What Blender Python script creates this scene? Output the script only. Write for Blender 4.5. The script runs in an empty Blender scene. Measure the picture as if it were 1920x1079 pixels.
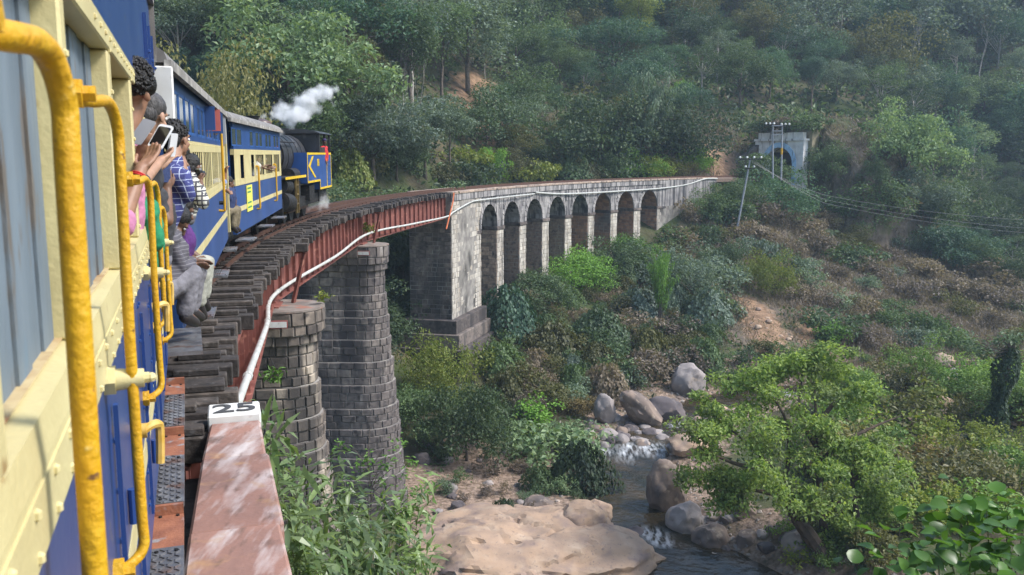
import bpy, bmesh, math, random
import numpy as np
from mathutils import Vector, Matrix, noise as mnoise
rng = np.random.default_rng(11); random.seed(11)
sc = bpy.context.scene; COL = sc.collection

# ------------------------------------------------------------------ camera, sky, sun, exposure
FPX = 1700.0; PITCH = math.radians(8.4); EYE = 2.3
cam_d = bpy.data.cameras.new('camera'); cam = bpy.data.objects.new('camera', cam_d); COL.objects.link(cam)
cam.location = (0, 0, EYE); cam.rotation_euler = (math.pi/2 - PITCH, 0, 0)
cam_d.sensor_width = 36; cam_d.lens = 36*FPX/1920; cam_d.clip_start = 0.05; cam_d.clip_end = 2000
cam_d.dof.use_dof = True; cam_d.dof.focus_distance = 26; cam_d.dof.aperture_fstop = 9
sc.camera = cam
SUN_DIR = Vector((0.80, -0.10, 0.95)).normalized()
elev = math.asin(SUN_DIR.z); azim = math.atan2(SUN_DIR.x, SUN_DIR.y)
world = bpy.data.worlds.new('World'); sc.world = world; world.use_nodes = True
wn = world.node_tree; sky = wn.nodes.new('ShaderNodeTexSky'); sky.sky_type = 'NISHITA'; sky.sun_disc = False
sky.sun_elevation = elev; sky.sun_rotation = azim; sky.air_density = 1.3; sky.dust_density = 1.5; sky.ozone_density = 1.0
bg = wn.nodes['Background']; bg.inputs[1].default_value = 0.15; wn.links.new(sky.outputs[0], bg.inputs[0])
sun_d = bpy.data.lights.new('sun', 'SUN'); sun = bpy.data.objects.new('sun', sun_d); COL.objects.link(sun)
sun_d.energy = 2.7; sun_d.angle = math.radians(14); sun_d.color = (1.0, 0.97, 0.93)
sun.rotation_euler = (-SUN_DIR).to_track_quat('-Z', 'Y').to_euler(); sun.location = (60, -10, 80)
sc.view_settings.view_transform = 'Standard'; sc.view_settings.look = 'None'
sc.view_settings.exposure = 1.0; sc.view_settings.gamma = 1.0; sc.view_settings.use_curve_mapping = False
sc.render.engine = 'CYCLES'
cy = sc.cycles; cy.max_bounces = 6; cy.diffuse_bounces = 3; cy.glossy_bounces = 3; cy.transmission_bounces = 4
cy.volume_bounces = 3; cy.transparent_max_bounces = 8; cy.use_denoising = True; cy.caustics_reflective = False; cy.caustics_refractive = False

# ------------------------------------------------------------------ frames: the track curve, pixels to rays
H0 = math.radians(-19.6); RAD = 95.0; S0 = 4.5; CL = 1.35; GRADE = -0.004
def P(s, lat=0.0, z=0.0):
    """a point s metres along the track, lat metres to its right, z above the sleepers"""
    if s < S0: r, f, ph = 0.0, s, 0.0
    else:
        ph = (s-S0)/RAD; r = RAD*(1-math.cos(ph)); f = S0+RAD*math.sin(ph)
    r += lat*math.cos(ph) - CL; f -= lat*math.sin(ph)
    c, k = math.cos(H0), math.sin(H0)
    return Vector((r*c+f*k, -r*k+f*c, z + GRADE*max(0.0, s-7.0)))
def HD(s): return H0 + max(0.0, s-S0)/RAD          # heading, clockwise from +Y
def fwd(s): h = HD(s); return Vector((math.sin(h), math.cos(h), 0))
def rgt(s): h = HD(s); return Vector((math.cos(h), -math.sin(h), 0))
_c, _s = math.cos(PITCH), math.sin(PITCH)
def ray(px, py):
    x = (px-960)/FPX; y = -(py-539.5)/FPX
    return Vector((x, _c+y*_s, -_s+y*_c))
def proj(p):
    d = Vector(p)-Vector((0, 0, EYE)); dep = d.y*_c-d.z*_s; up = d.y*_s+d.z*_c
    if dep < .1: return (-9999, -9999, dep)
    return (960+FPX*d.x/dep, 539.5-FPX*up/dep, dep)
def at(px, py, Y):
    d = ray(px, py); t = Y/d.y; return Vector((d.x*t, Y, EYE+d.z*t))
def onz(px, py, z):
    d = ray(px, py); t = (z-EYE)/d.z; return Vector((d.x*t, d.y*t, z))
def ont(px, py, lat):
    """(s, z) where the pixel's ray crosses the upright sheet at this offset from the track"""
    lo, hi = 5.0, 140.0
    for _ in range(50):
        m = (lo+hi)/2
        if proj(P(m, lat, 0))[0] < px: lo = m
        else: hi = m
    q = P(lo, lat, 0); d = ray(px, py); t = q.y/d.y
    return lo, EYE+d.z*t - q.z

# ------------------------------------------------------------------ object helpers
def props(o, label=None, cat=None, group=None, kind=None):
    if label: o['label'] = label
    if cat: o['category'] = cat
    if group: o['group'] = group
    if kind: o['kind'] = kind
    return o
def link(name, me, mat=None, parent=None, wp=False, **k):
    o = bpy.data.objects.new(name, me); COL.objects.link(o)
    if mat is not None and me is not None and len(me.materials) == 0: me.materials.append(mat)
    if parent is not None:
        o.parent = parent
        if wp: o.matrix_parent_inverse = parent.matrix_basis.inverted()
    return props(o, **k)
def empty(name, loc=(0, 0, 0), rz=0.0, **k):
    o = bpy.data.objects.new(name, None); COL.objects.link(o); o.location = loc; o.rotation_euler = (0, 0, rz)
    o.empty_display_size = .2
    return props(o, **k)
def npmesh(name, v, f, smooth=False):
    """v (n,3); f (m,3) or (m,4) arrays"""
    me = bpy.data.meshes.new(name); v = np.asarray(v, np.float32); f = np.asarray(f, np.int32)
    me.vertices.add(len(v)); me.vertices.foreach_set('co', v.ravel())
    k = f.shape[1]; me.loops.add(f.size); me.loops.foreach_set('vertex_index', f.ravel())
    me.polygons.add(len(f)); me.polygons.foreach_set('loop_start', np.arange(0, f.size, k, dtype=np.int32))
    me.polygons.foreach_set('loop_total', np.full(len(f), k, np.int32))
    me.polygons.foreach_set('use_smooth', np.full(len(f), smooth, bool))
    me.update(calc_edges=True); return me
class MB:
    """collects boxes, beams, tubes and prisms for ONE mesh"""
    def __init__(self): self.v = []; self.f = []
    def add(self, vs, fs):
        o = len(self.v); self.v += [tuple(p) for p in vs]; self.f += [tuple(i+o for i in q) for q in fs]; return self
    def box(self, a, b, fn=None):
        (x0, y0, z0), (x1, y1, z1) = a, b
        vs = [(x0,y0,z0),(x1,y0,z0),(x1,y1,z0),(x0,y1,z0),(x0,y0,z1),(x1,y0,z1),(x1,y1,z1),(x0,y1,z1)]
        if fn: vs = [fn(*p) for p in vs]
        return self.add(vs, [(0,3,2,1),(4,5,6,7),(0,1,5,4),(1,2,6,5),(2,3,7,6),(3,0,4,7)])
    def beam(self, p0, p1, w, h, up=(0, 0, 1)):
        p0 = Vector(p0); p1 = Vector(p1); d = (p1-p0).normalized(); u = Vector(up)
        r = d.cross(u); r = r.normalized() if r.length > 1e-4 else Vector((1, 0, 0)); u = r.cross(d)
        vs = [p+r*(a*w/2)+u*(b*h/2) for p in (p0, p1) for a, b in ((-1,-1),(1,-1),(1,1),(-1,1))]
        return self.add(vs, [(3,2,1,0),(4,5,6,7),(0,1,5,4),(1,2,6,5),(2,3,7,6),(3,0,4,7)])
    def tube(self, pts, r, n=8, caps=True):
        pts = [Vector(p) for p in pts]; m = len(pts); rr = r if hasattr(r, '__len__') else [r]*m
        vs = []; fs = []; prev = None
        for i, p in enumerate(pts):
            d = (pts[min(i+1, m-1)]-pts[max(i-1, 0)]); d = d.normalized() if d.length > 1e-9 else Vector((0, 0, 1))
            if prev is None:
                a = Vector((0, 0, 1)) if abs(d.z) < .9 else Vector((1, 0, 0)); x = d.cross(a).normalized()
            else:
                x = prev-d*prev.dot(d); x = x.normalized() if x.length > 1e-6 else d.orthogonal().normalized()
            prev = x; y = d.cross(x)
            vs += [p+(x*math.cos(2*math.pi*k/n)+y*math.sin(2*math.pi*k/n))*rr[i] for k in range(n)]
        for i in range(m-1):
            fs += [(i*n+k, i*n+(k+1) % n, (i+1)*n+(k+1) % n, (i+1)*n+k) for k in range(n)]
        if caps: fs += [tuple(range(n-1, -1, -1)), tuple(range((m-1)*n, m*n))]
        return self.add(vs, fs)
    def capsule(self, p0, p1, r0, r1, n=12, e=3):
        p0 = Vector(p0); p1 = Vector(p1); d = p1-p0
        d = d.normalized() if d.length > 1e-6 else Vector((0, 0, 1)); pts = []; rr = []
        for i in range(e+1):
            a = math.pi/2*(1-i/e)*.98; pts.append(p0-d*r0*math.sin(a)); rr.append(max(r0*math.cos(a), 1e-3))
        for i in range(e+1):
            a = math.pi/2*(i/e)*.98; pts.append(p1+d*r1*math.sin(a)); rr.append(max(r1*math.cos(a), 1e-3))
        return self.tube(pts, rr, n)
    def ball(self, c, r, n=14, R=None):
        """ellipsoid; r scalar or 3-vector, R optional 3x3"""
        r = Vector((r, r, r)) if not hasattr(r, '__len__') else Vector(r); c = Vector(c); m = n//2; vs = []; fs = []
        for i in range(m+1):
            th = math.pi*(i+.001)/(m+.002)
            for k in range(n):
                a = 2*math.pi*k/n; q = Vector((r.x*math.sin(th)*math.cos(a), r.y*math.sin(th)*math.sin(a), r.z*math.cos(th)))
                vs.append(c+(R @ q if R else q))
        for i in range(m): fs += [(i*n+k, (i+1)*n+k, (i+1)*n+(k+1) % n, i*n+(k+1) % n) for k in range(n)]
        fs += [tuple(range(n)), tuple(range((m+1)*n-1, m*n-1, -1))]
        return self.add(vs, fs)
    def prism(self, poly, h0, h1, fn):
        """poly [(a,b)], extruded over c in h0..h1; fn(a,b,c) -> point"""
        n = len(poly); vs = [fn(a, b, h0) for a, b in poly]+[fn(a, b, h1) for a, b in poly]
        return self.add(vs, [tuple(range(n-1, -1, -1)), tuple(range(n, 2*n))]+[(i, (i+1) % n, n+(i+1) % n, n+i) for i in range(n)])
    def mesh(self, name, smooth=False):
        me = bpy.data.meshes.new(name); me.from_pydata([tuple(p) for p in self.v], [], self.f)
        if smooth: me.polygons.foreach_set('use_smooth', np.ones(len(me.polygons), bool))
        me.update(); return me
    def build(self, name, mat, parent=None, wp=False, smooth=False, bevel=0, **k):
        me = self.mesh(name, smooth)
        if bevel:
            bm = bmesh.new(); bm.from_mesh(me)
            es = [e for e in bm.edges if len(e.link_faces) == 2 and e.calc_face_angle(0) > .6]
            bmesh.ops.bevel(bm, geom=es, offset=bevel, segments=1, affect='EDGES'); bm.to_mesh(me); bm.free()
        if smooth:
            try: me.set_sharp_from_angle(angle=math.radians(40))
            except Exception: pass
        return link(name, me, mat, parent, wp, **k)

# ------------------------------------------------------------------ materials
def _nodes(name):
    m = bpy.data.materials.new(name); m.use_nodes = True; nt = m.node_tree; return m, nt, nt.nodes['Principled BSDF']
def _noise(nt, scale, detail=4, stretch=None, coord='pos'):
    if coord == 'pos': g = nt.nodes.new('ShaderNodeNewGeometry').outputs['Position']
    else: g = nt.nodes.new('ShaderNodeTexCoord').outputs['Object']
    if stretch:
        mp = nt.nodes.new('ShaderNodeMapping'); mp.inputs['Scale'].default_value = stretch; nt.links.new(g, mp.inputs[0]); g = mp.outputs[0]
    n = nt.nodes.new('ShaderNodeTexNoise'); n.inputs['Scale'].default_value = scale; n.inputs['Detail'].default_value = detail
    nt.links.new(g, n.inputs['Vector']); return n.outputs['Fac']
def _ramp(nt, fac, a, b, lo=0.35, hi=0.65):
    r = nt.nodes.new('ShaderNodeValToRGB'); e = r.color_ramp.elements
    e[0].position = lo; e[1].position = hi; e[0].color = (*a, 1); e[1].color = (*b, 1)
    nt.links.new(fac, r.inputs[0]); return r.outputs[0]
def _mix(nt, fac, a, b, mode='MIX'):
    x = nt.nodes.new('ShaderNodeMix'); x.data_type = 'RGBA'; x.blend_type = mode
    for sock, val in ((x.inputs[0], fac), (x.inputs[6], a), (x.inputs[7], b)):
        if hasattr(val, 'links'): nt.links.new(val, sock)
        elif isinstance(val, (int, float)): sock.default_value = val
        else: sock.default_value = (*val, 1)
    return x.outputs[2]
def W3(a): return (a, a, a)
def mat(name, c, c2=None, scale=3.0, lo=.35, hi=.65, rough=.75, rough2=None, metal=0.0, bump=0.0, bscale=25, stretch=None,
        layers=(), rand=0.0, island=0.0, spec=.4, coord='pos', hue=0.0):
    """c/c2 mixed by noise; layers = [(colour, scale, lo, hi, stretch)] of wear on top; rand/island vary brightness per object / per piece"""
    m, nt, b = _nodes(name)
    c2 = c2 or tuple(x*.72 for x in c)
    col = _ramp(nt, _noise(nt, scale, 5, stretch, coord), c2, c, lo, hi)
    for (lc, ls, l0, l1, lst) in layers:
        msk = _ramp(nt, _noise(nt, ls, 6, lst, coord), W3(0), W3(1), l0, l1); col = _mix(nt, msk, col, lc)
    if rand:
        oi = nt.nodes.new('ShaderNodeObjectInfo'); col = _mix(nt, 1.0, col, _ramp(nt, oi.outputs['Random'], (1-rand, 1-rand, 1-rand*.9), (1+rand, 1+rand*.93, 1+rand*.8), 0, 1), 'MULTIPLY')
    if island:
        gi = nt.nodes.new('ShaderNodeNewGeometry'); col = _mix(nt, 1.0, col, _ramp(nt, gi.outputs['Random Per Island'], (1-island, 1-island, 1-island), (1+island, 1+island*.95, 1+island*.85), 0, 1), 'MULTIPLY')
    nt.links.new(col, b.inputs['Base Color']); b.inputs['Roughness'].default_value = rough; b.inputs['Metallic'].default_value = metal
    b.inputs['Specular IOR Level'].default_value = spec
    if rough2 is not None:
        nt.links.new(_ramp(nt, _noise(nt, scale*2.3, 4, None, coord), W3(rough), W3(rough2)), b.inputs['Roughness'])
    if bump:
        bp = nt.nodes.new('ShaderNodeBump'); bp.inputs['Strength'].default_value = bump; bp.inputs['Distance'].default_value = .02
        nt.links.new(_noise(nt, bscale, 6, stretch, coord), bp.inputs['Height']); nt.links.new(bp.outputs[0], b.inputs['Normal'])
    return m
def leafmat(name, c, c2, trans=.35, rand=.25, island=.35, rough=.5, patch=None, pscale=.5):
    m, nt, b = _nodes(name); oi = nt.nodes.new('ShaderNodeObjectInfo'); gi = nt.nodes.new('ShaderNodeNewGeometry')
    col = _ramp(nt, gi.outputs['Random Per Island'], c, c2, .15, .95)
    col = _mix(nt, 1.0, col, _ramp(nt, oi.outputs['Random'], (1-rand, 1-rand, 1-rand*.5), (1+rand, 1+rand*.9, 1+rand*.4), 0, 1), 'MULTIPLY')
    if patch: col = _mix(nt, _ramp(nt, _noise(nt, pscale, 3), W3(0), W3(1), .5, .66), col, patch)
    nt.links.new(col, b.inputs['Base Color']); b.inputs['Roughness'].default_value = rough; b.inputs['Specular IOR Level'].default_value = .3
    t = nt.nodes.new('ShaderNodeBsdfTranslucent'); nt.links.new(_mix(nt, 1.0, col, (1.25, 1.25, .6), 'MULTIPLY'), t.inputs[0])
    mx = nt.nodes.new('ShaderNodeMixShader'); mx.inputs[0].default_value = trans
    nt.links.new(b.outputs[0], mx.inputs[1]); nt.links.new(t.outputs[0], mx.inputs[2])
    nt.links.new(mx.outputs[0], nt.nodes['Material Output'].inputs['Surface']); return m
BLUE = (.022, .055, .185); CREAM = (.57, .5, .26); YEL = (.52, .3, .01)
M = {}
M['cream'] = mat('cream_paint', CREAM, (.5, .43, .22), 4, rough=.42, bump=.12, bscale=60, layers=[((.3, .2, .09), 9, .66, .72, None), ((.45, .36, .18), 2.2, .56, .75, (1, 1, .3))])
M['cream_rust'] = mat('rusted_cream_paint', CREAM, (.58, .49, .25), 6, rough=.5, bump=.2, bscale=50, layers=[((.38, .22, .1), 9, .47, .7, None), ((.2, .09, .04), 26, .56, .7, None)])
M['blue'] = mat('blue_paint', BLUE, (.014, .042, .17), 2.5, rough=.3, bump=.05, bscale=30, layers=[((.06, .1, .24), 3, .56, .72, (1, 1, .25)), ((.1, .09, .1), 14, .67, .72, None)])
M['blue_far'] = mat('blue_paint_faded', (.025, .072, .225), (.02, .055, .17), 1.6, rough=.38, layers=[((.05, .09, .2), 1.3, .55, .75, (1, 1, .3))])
M['grey_blue'] = mat('grey_blue_shutter_paint', (.16, .2, .235), (.1, .13, .16), 5, rough=.6, bump=.25, bscale=40, stretch=(1, 1, .22), layers=[((.04, .17, .3), 5, .57, .68, (1, 1, .3)), ((.13, .115, .1), 12, .6, .68, (1, 1, .4))])
M['yellow'] = mat('yellow_handrail_paint', YEL, (.5, .26, .006), 14, rough=.45, rough2=.6, bump=.35, bscale=60, layers=[((.62, .48, .16), 30, .66, .76, None), ((.16, .08, .03), 40, .69, .73, None), ((.45, .25, .015), 4, .45, .8, (1, 1, .4))])
M['dark'] = mat('dark_interior', (.02, .02, .022), rough=.8)
M['sill_rust'] = mat('rust_stained_sill', (.5, .4, .22), (.36, .24, .12), 9, rough=.6, bump=.2, bscale=60, layers=[((.26, .13, .06), 14, .52, .72, None)])
M['iron'] = mat('black_iron', (.025, .025, .027), (.015, .014, .014), 6, rough=.45, rough2=.7, metal=.3, layers=[((.07, .05, .04), 8, .58, .7, None)])
M['steel'] = mat('chequer_plate_steel', (.3, .3, .31), (.17, .165, .17), 8, rough=.38, rough2=.6, metal=.75, layers=[((.2, .1, .06), 5, .55, .68, None)])
M['rust_plate'] = mat('rusty_plate', (.3, .12, .065), (.2, .075, .045), 10, rough=.6, bump=.2, bscale=70, layers=[((.24, .22, .22), 12, .58, .68, None)])
M['girder'] = mat('red_oxide_girder_paint', (.21, .075, .058), (.155, .055, .045), 1.6, rough=.6, layers=[((.13, .04, .03), 3, .52, .7, (1, 1, .35)), ((.36, .16, .12), 5, .58, .7, None)])
M['sleeper'] = mat('weathered_sleeper_timber', (.068, .056, .049), (.03, .025, .022), 9, rough=.85, bump=.5, bscale=30, rand=.4, layers=[((.115, .105, .098), 14, .58, .74, None)])
M['rail'] = mat('rail_steel', (.15, .08, .055), (.09, .05, .04), 8, rough=.5, metal=.4)
M['pipe'] = mat('white_pipe_paint', (.5, .51, .49), (.38, .38, .35), 3, rough=.45, layers=[((.32, .27, .2), 5, .62, .74, None)])
M['glass'] = mat('window_glass', (.05, .07, .08), (.035, .05, .06), 2, rough=.06, spec=.9)
M['roofm'] = mat('grey_roof_canvas', (.2, .19, .18), (.13, .12, .115), 3, rough=.8, layers=[((.3, .29, .27), 6, .56, .7, None)])
M['white'] = mat('white_paint', (.72, .72, .7), (.62, .61, .58), 5, rough=.55, layers=[((.4, .36, .33), 8, .6, .72, None)])
# ------------------------------------------------------------------ terrain
def vnoise(x, y, f, seed=0.0): return mnoise.noise(Vector((x*f+seed, y*f-seed*.7, seed*1.3)))
CP = []
for s, la, z in [(60,3,-11.3),(64,4,-11.4),(-4,-6,-1.2),(-4,5,-2.2),(3,5,-3.2),(5,9,-6.2),(8,0,-5),(12,4,-8.4),(18,0,-12),(18,9,-12.6),(25,0,-13),(34,0,-13.6),(43,0,-13.9),
                 (52,0,-13),(61,0,-12.4),(15,-8,-9),(30,-10,-10.5),(45,-12,-10),(58,-12,-9),(74,-9,-5.5),(90,-8,-2.2),(104,-6,-.9),(30,-30,-3),(48,-30,-1),
                 (64,-26,1.5),(10,-26,-2),(116,0,-.7),(122,0,-.7),(130,0,-.7),(122,-3,-.4),(122,3,-.9),(66,1,-11.2),(71,1,-9.4),(76,1,-8.8),(84,1,-8.8),(92,1,-8.4),(98,1,-7.4),(104,1,-5.6),(111,1,-2.6)]:
    CP.append(tuple(P(s, la, z)))
for px, py, Y in [(1050,800,53),(1000,930,44.5),(800,925,43),(900,1010,39),(700,1079,34),(1000,1079,35),(1250,700,63),(1100,700,62),(1000,650,62),(1180,600,70),(1300,640,67),
                  (1400,560,77),(1430,640,68),(1400,430,98),(1450,335,112),(1380,350,106),(1600,430,108),(1600,560,88),(1700,610,82),(1720,690,69),(1900,620,84),(1900,450,125),(1900,320,165),
                  (1560,330,120),(1700,330,138),(1550,1000,37),(1700,900,44),(1850,850,48),(1650,800,52),(1900,1079,34),
                  (330,190,62),(330,20,92),(500,240,70),(600,40,108),(640,300,66),(760,322,80),(900,318,88),(1000,326,96),(1100,326,102),(1200,322,108),(1280,325,110),(900,215,112),(1100,215,124),(1300,215,126),(1330,290,118),
                  (1480,222,128),(1650,220,146),(1850,220,172),(900,60,145),(1200,60,158),(1500,60,168),(1800,60,192)]:
    CP.append(tuple(at(px, py, Y)))
for x, y, z in [(-90,60,12),(-60,110,40),(-20,150,52),(30,210,72),(90,230,78),(-110,10,5),(60,20,-13.5),(120,60,-10),(130,140,6),(160,200,48),(60,-20,-11),(-40,-25,0),(150,0,-6),(0,280,82),(120,290,92),(-110,200,80),(220,120,20),(220,300,90)]:
    CP.append((x, y, z))
CP = np.array(CP); _n = len(CP)
def _phi(r): return np.where(r > 1e-6, r*r*np.log(np.maximum(r, 1e-6)), 0)*.01
_A = np.zeros((_n+3, _n+3)); _A[:_n, :_n] = _phi(np.hypot(CP[:, None, 0]-CP[None, :, 0], CP[:, None, 1]-CP[None, :, 1]))+np.eye(_n)*1.2
_A[:_n, _n] = 1; _A[:_n, _n+1:] = CP[:, :2]; _A[_n:, :_n] = _A[:_n, _n:].T
_w = np.linalg.solve(_A, np.r_[CP[:, 2], 0, 0, 0])
GX0, GX1, GY0, GY1, GS = -120., 230., -28., 300., 1.0
gx = np.arange(GX0, GX1+.1, GS); gy = np.arange(GY0, GY1+.1, GS); XX, YY = np.meshgrid(gx, gy)
ZZ = _w[_n]+_w[_n+1]*XX+_w[_n+2]*YY
for i in range(_n): ZZ += _w[i]*_phi(np.hypot(XX-CP[i, 0], YY-CP[i, 1]))
ZZ = np.where(ZZ > 34, 34+(ZZ-34)*.35, ZZ); ZZ = np.clip(ZZ, -14.9, 54)
NZ = np.zeros_like(ZZ)
for fq, am in ((.045, 1.6), (.11, .9), (.29, .45), (.7, .2)):
    a = np.array([[vnoise(x, y, fq, 3.1*am) for x in gx] for y in gy]) if fq < .5 else np.random.default_rng(5).normal(0, .35, ZZ.shape)
    NZ += a*am
TXY = np.array([P(s, 0)[:2] for s in np.arange(-5, 134, 1.0)])
DT = np.min(np.hypot(XX[..., None]-TXY[:, 0], YY[..., None]-TXY[:, 1]), axis=-1)        # distance from the track
ZZ += NZ*np.clip((DT-2)/8, .25, 1)*np.where(ZZ < -12, .4, 1)
TS = np.arange(-5, 134, 1.0)[np.argmin(np.hypot(XX[..., None]-TXY[:, 0], YY[..., None]-TXY[:, 1]), axis=-1)]
k = np.clip((DT-2.6)/3, 0, 1); ZZ = np.where((TS > 112) & (TS < 129), ZZ*k+(1-k)*np.minimum(ZZ, -1.0), ZZ)
_sw = [(float(rgt(130).x), float(rgt(130).y)), (float(fwd(130).x), float(fwd(130).y))]; _o = P(130)
TLA = (XX-_o.x)*_sw[0][0]+(YY-_o.y)*_sw[0][1]; TLS = (XX-_o.x)*_sw[1][0]+(YY-_o.y)*_sw[1][1]
ZZ = np.where((TLS > .9) & (TLS < 22) & (np.abs(TLA) < 12), np.maximum(ZZ, 5.0-.75*np.maximum(np.abs(TLA)-4, 0)+.3*TLS-1.2*np.maximum(TLS-7, 0)), ZZ)
# the river: centre line with water level and half width
RIV = [(1985,735,-14.0,.9),(1800,722,-14.05,.9),(1600,728,-14.15,1.0),(1420,738,-14.25,1.1),(1300,765,-14.35,1.0),(1235,800,-14.4,1.2),(1195,838,-14.5,1.6),(1163,872,-15.0,1.5),(1150,915,-15.0,1.35),(1180,970,-15.05,1.25),(1240,1015,-15.25,1.4),(1320,1065,-15.3,1.8),(1450,1150,-15.35,2.2),(1650,1300,-15.4,3)]
RP = np.array([[*onz(a, b, c)[:2], c, w] for a, b, c, w in RIV])
def _resample(p, step=.8):
    out = []
    for a, b in zip(p[:-1], p[1:]):
        n = max(1, int(np.hypot(*(b[:2]-a[:2]))/step)); out += [a+(b-a)*t/n for t in range(n)]
    return np.array(out+[p[-1]])
RP = _resample(RP)
for _ in range(3): RP[1:-1, :2] = (RP[:-2, :2]+2*RP[1:-1, :2]+RP[2:, :2])/4
_d = np.hypot(XX[..., None]-RP[:, 0], YY[..., None]-RP[:, 1]); _i = np.argmin(_d, axis=-1); RD = np.take_along_axis(_d, _i[..., None], -1)[..., 0]
RW = RP[_i, 2]; RH = RP[_i, 3]
ZZ = np.minimum(ZZ, RW-.45+np.maximum(0, RD-RH)*.75)
ZZ = np.where(RD > RH+.7, np.maximum(ZZ, RW+.22+.05*NZ), ZZ)
_bo = at(960, 1100, 33.5); ZZ -= 1.5*np.clip(1.5-np.hypot((XX-_bo.x)/7.5, (YY-_bo.y)/3.2), 0, 1)
def tz(x, y):
    u = min(max((x-GX0)/GS, 0), len(gx)-1.001); v = min(max((y-GY0)/GS, 0), len(gy)-1.001); i = int(u); j = int(v); a = u-i; b = v-j
    return float(ZZ[j, i]*(1-a)*(1-b)+ZZ[j, i+1]*a*(1-b)+ZZ[j+1, i]*(1-a)*b+ZZ[j+1, i+1]*a*b)
def ground_at(px, py, y0=8, y1=260):
    """where the pixel's ray first meets the terrain"""
    d = ray(px, py); Y = np.arange(y0, y1, .5); X = d.x/d.y*Y; Z = EYE+d.z/d.y*Y
    u = np.clip((X-GX0)/GS, 0, len(gx)-1.001); v = np.clip((Y-GY0)/GS, 0, len(gy)-1.001); i = u.astype(int); j = v.astype(int); a = u-i; b = v-j
    T = ZZ[j, i]*(1-a)*(1-b)+ZZ[j, i+1]*a*(1-b)+ZZ[j+1, i]*(1-a)*b+ZZ[j+1, i+1]*a*b; k = np.flatnonzero(Z < T)
    return Vector((X[k[0]], Y[k[0]], T[k[0]])) if len(k) else None
# hillside: bare earth where the slope has slipped, dry grass on the ridge, darker soil in the woods
m, nt, b = _nodes('hillside_soil')
at_ = nt.nodes.new('ShaderNodeAttribute'); at_.attribute_name = 'cover'; sp = nt.nodes.new('ShaderNodeSeparateColor'); nt.links.new(at_.outputs['Color'], sp.inputs[0])
col = _ramp(nt, _noise(nt, .5, 8), (.045, .04, .025), (.1, .085, .05))
col = _mix(nt, _ramp(nt, _noise(nt, .16, 6), W3(0), W3(1), .45, .6), col, (.05, .065, .025))
dry = _ramp(nt, _noise(nt, 2.2, 9, (1, 1, .5)), (.105, .085, .068), (.2, .16, .12), .3, .7)
dry = _mix(nt, _ramp(nt, _noise(nt, .35, 6), W3(0), W3(1), .52, .64), dry, (.1, .1, .045))
scar = _ramp(nt, _noise(nt, 1.6, 10), (.13, .08, .05), (.31, .2, .125), .3, .7)
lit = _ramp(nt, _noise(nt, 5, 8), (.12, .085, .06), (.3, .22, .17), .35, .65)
def edge(sock, f):
    a_ = nt.nodes.new('ShaderNodeMath'); a_.operation = 'MULTIPLY_ADD'; a_.inputs[1].default_value = 1.5; a_.inputs[2].default_value = -.75; nt.links.new(_noise(nt, f, 9), a_.inputs[0])
    b_ = nt.nodes.new('ShaderNodeMath'); b_.operation = 'ADD'; nt.links.new(sock, b_.inputs[0]); nt.links.new(a_.outputs[0], b_.inputs[1]); return _ramp(nt, b_.outputs[0], W3(0), W3(1), .3, .7)
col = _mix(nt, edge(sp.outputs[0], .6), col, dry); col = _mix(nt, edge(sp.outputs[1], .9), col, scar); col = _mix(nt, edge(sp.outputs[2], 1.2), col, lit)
nt.links.new(col, b.inputs['Base Color']); b.inputs['Roughness'].default_value = .95; b.inputs['Specular IOR Level'].default_value = .15
bp = nt.nodes.new('ShaderNodeBump'); bp.inputs['Strength'].default_value = .8; bp.inputs['Distance'].default_value = .25
nt.links.new(_noise(nt, 2.5, 8), bp.inputs['Height']); nt.links.new(bp.outputs[0], b.inputs['Normal']); M['soil'] = m
ny, nx = XX.shape
idx = np.arange(nx*ny).reshape(ny, nx)
F4 = np.stack([idx[:-1, :-1], idx[:-1, 1:], idx[1:, 1:], idx[1:, :-1]], -1).reshape(-1, 4)
_h = ((np.abs(TLA) < 2.7) & (TLS > -1.2) & (TLS < 3.0)).ravel(); F4 = F4[~_h[F4].any(1)]      # the tunnel's bore
me = npmesh('hillside', np.stack([XX, YY, ZZ], -1).reshape(-1, 3), F4, True)
C_ = np.zeros((ny, nx, 4), np.float32); C_[..., 3] = 1
def blob(px, py, Y, r, asp=1.0):
    q = at(px, py, Y); return np.clip(1.6-np.hypot((XX-q.x), (YY-q.y)*asp)/r+NZ*.25, 0, 1)
for a in [(1450,520,84,10),(1560,560,86,12),(1650,520,96,14),(1720,480,104,12),(1760,600,84,12),(1350,600,74,6),(1310,280,116,7),(1340,300,112,6),(1290,230,122,6),(1620,640,74,9),(1390,400,100,5),(1560,700,66,6),(1800,700,68,8)]: C_[..., 0] = np.maximum(C_[..., 0], blob(*a))
for a in [(1408,560,77.5,1.0),(1420,590,74.5,1.3),(1434,625,70.5,1.4),(1452,658,67.5,1.5),(1498,590,79,.55),(1520,625,75,.6),(1360,285,116,1.8),(910,190,112,3.2),(930,260,104,2.2),(1330,270,117,1.5),(1535,650,70,1.3)]: C_[..., 1] = np.maximum(C_[..., 1], blob(*a, .42))
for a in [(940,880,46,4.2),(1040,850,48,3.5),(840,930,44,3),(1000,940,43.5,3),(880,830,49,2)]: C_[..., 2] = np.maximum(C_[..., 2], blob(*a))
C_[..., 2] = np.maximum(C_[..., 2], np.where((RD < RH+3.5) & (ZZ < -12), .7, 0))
ca = me.color_attributes.new('cover', 'FLOAT_COLOR', 'POINT'); ca.data.foreach_set('color', C_.reshape(-1))
link('hillside', me, M['soil'], kind='structure')

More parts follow.
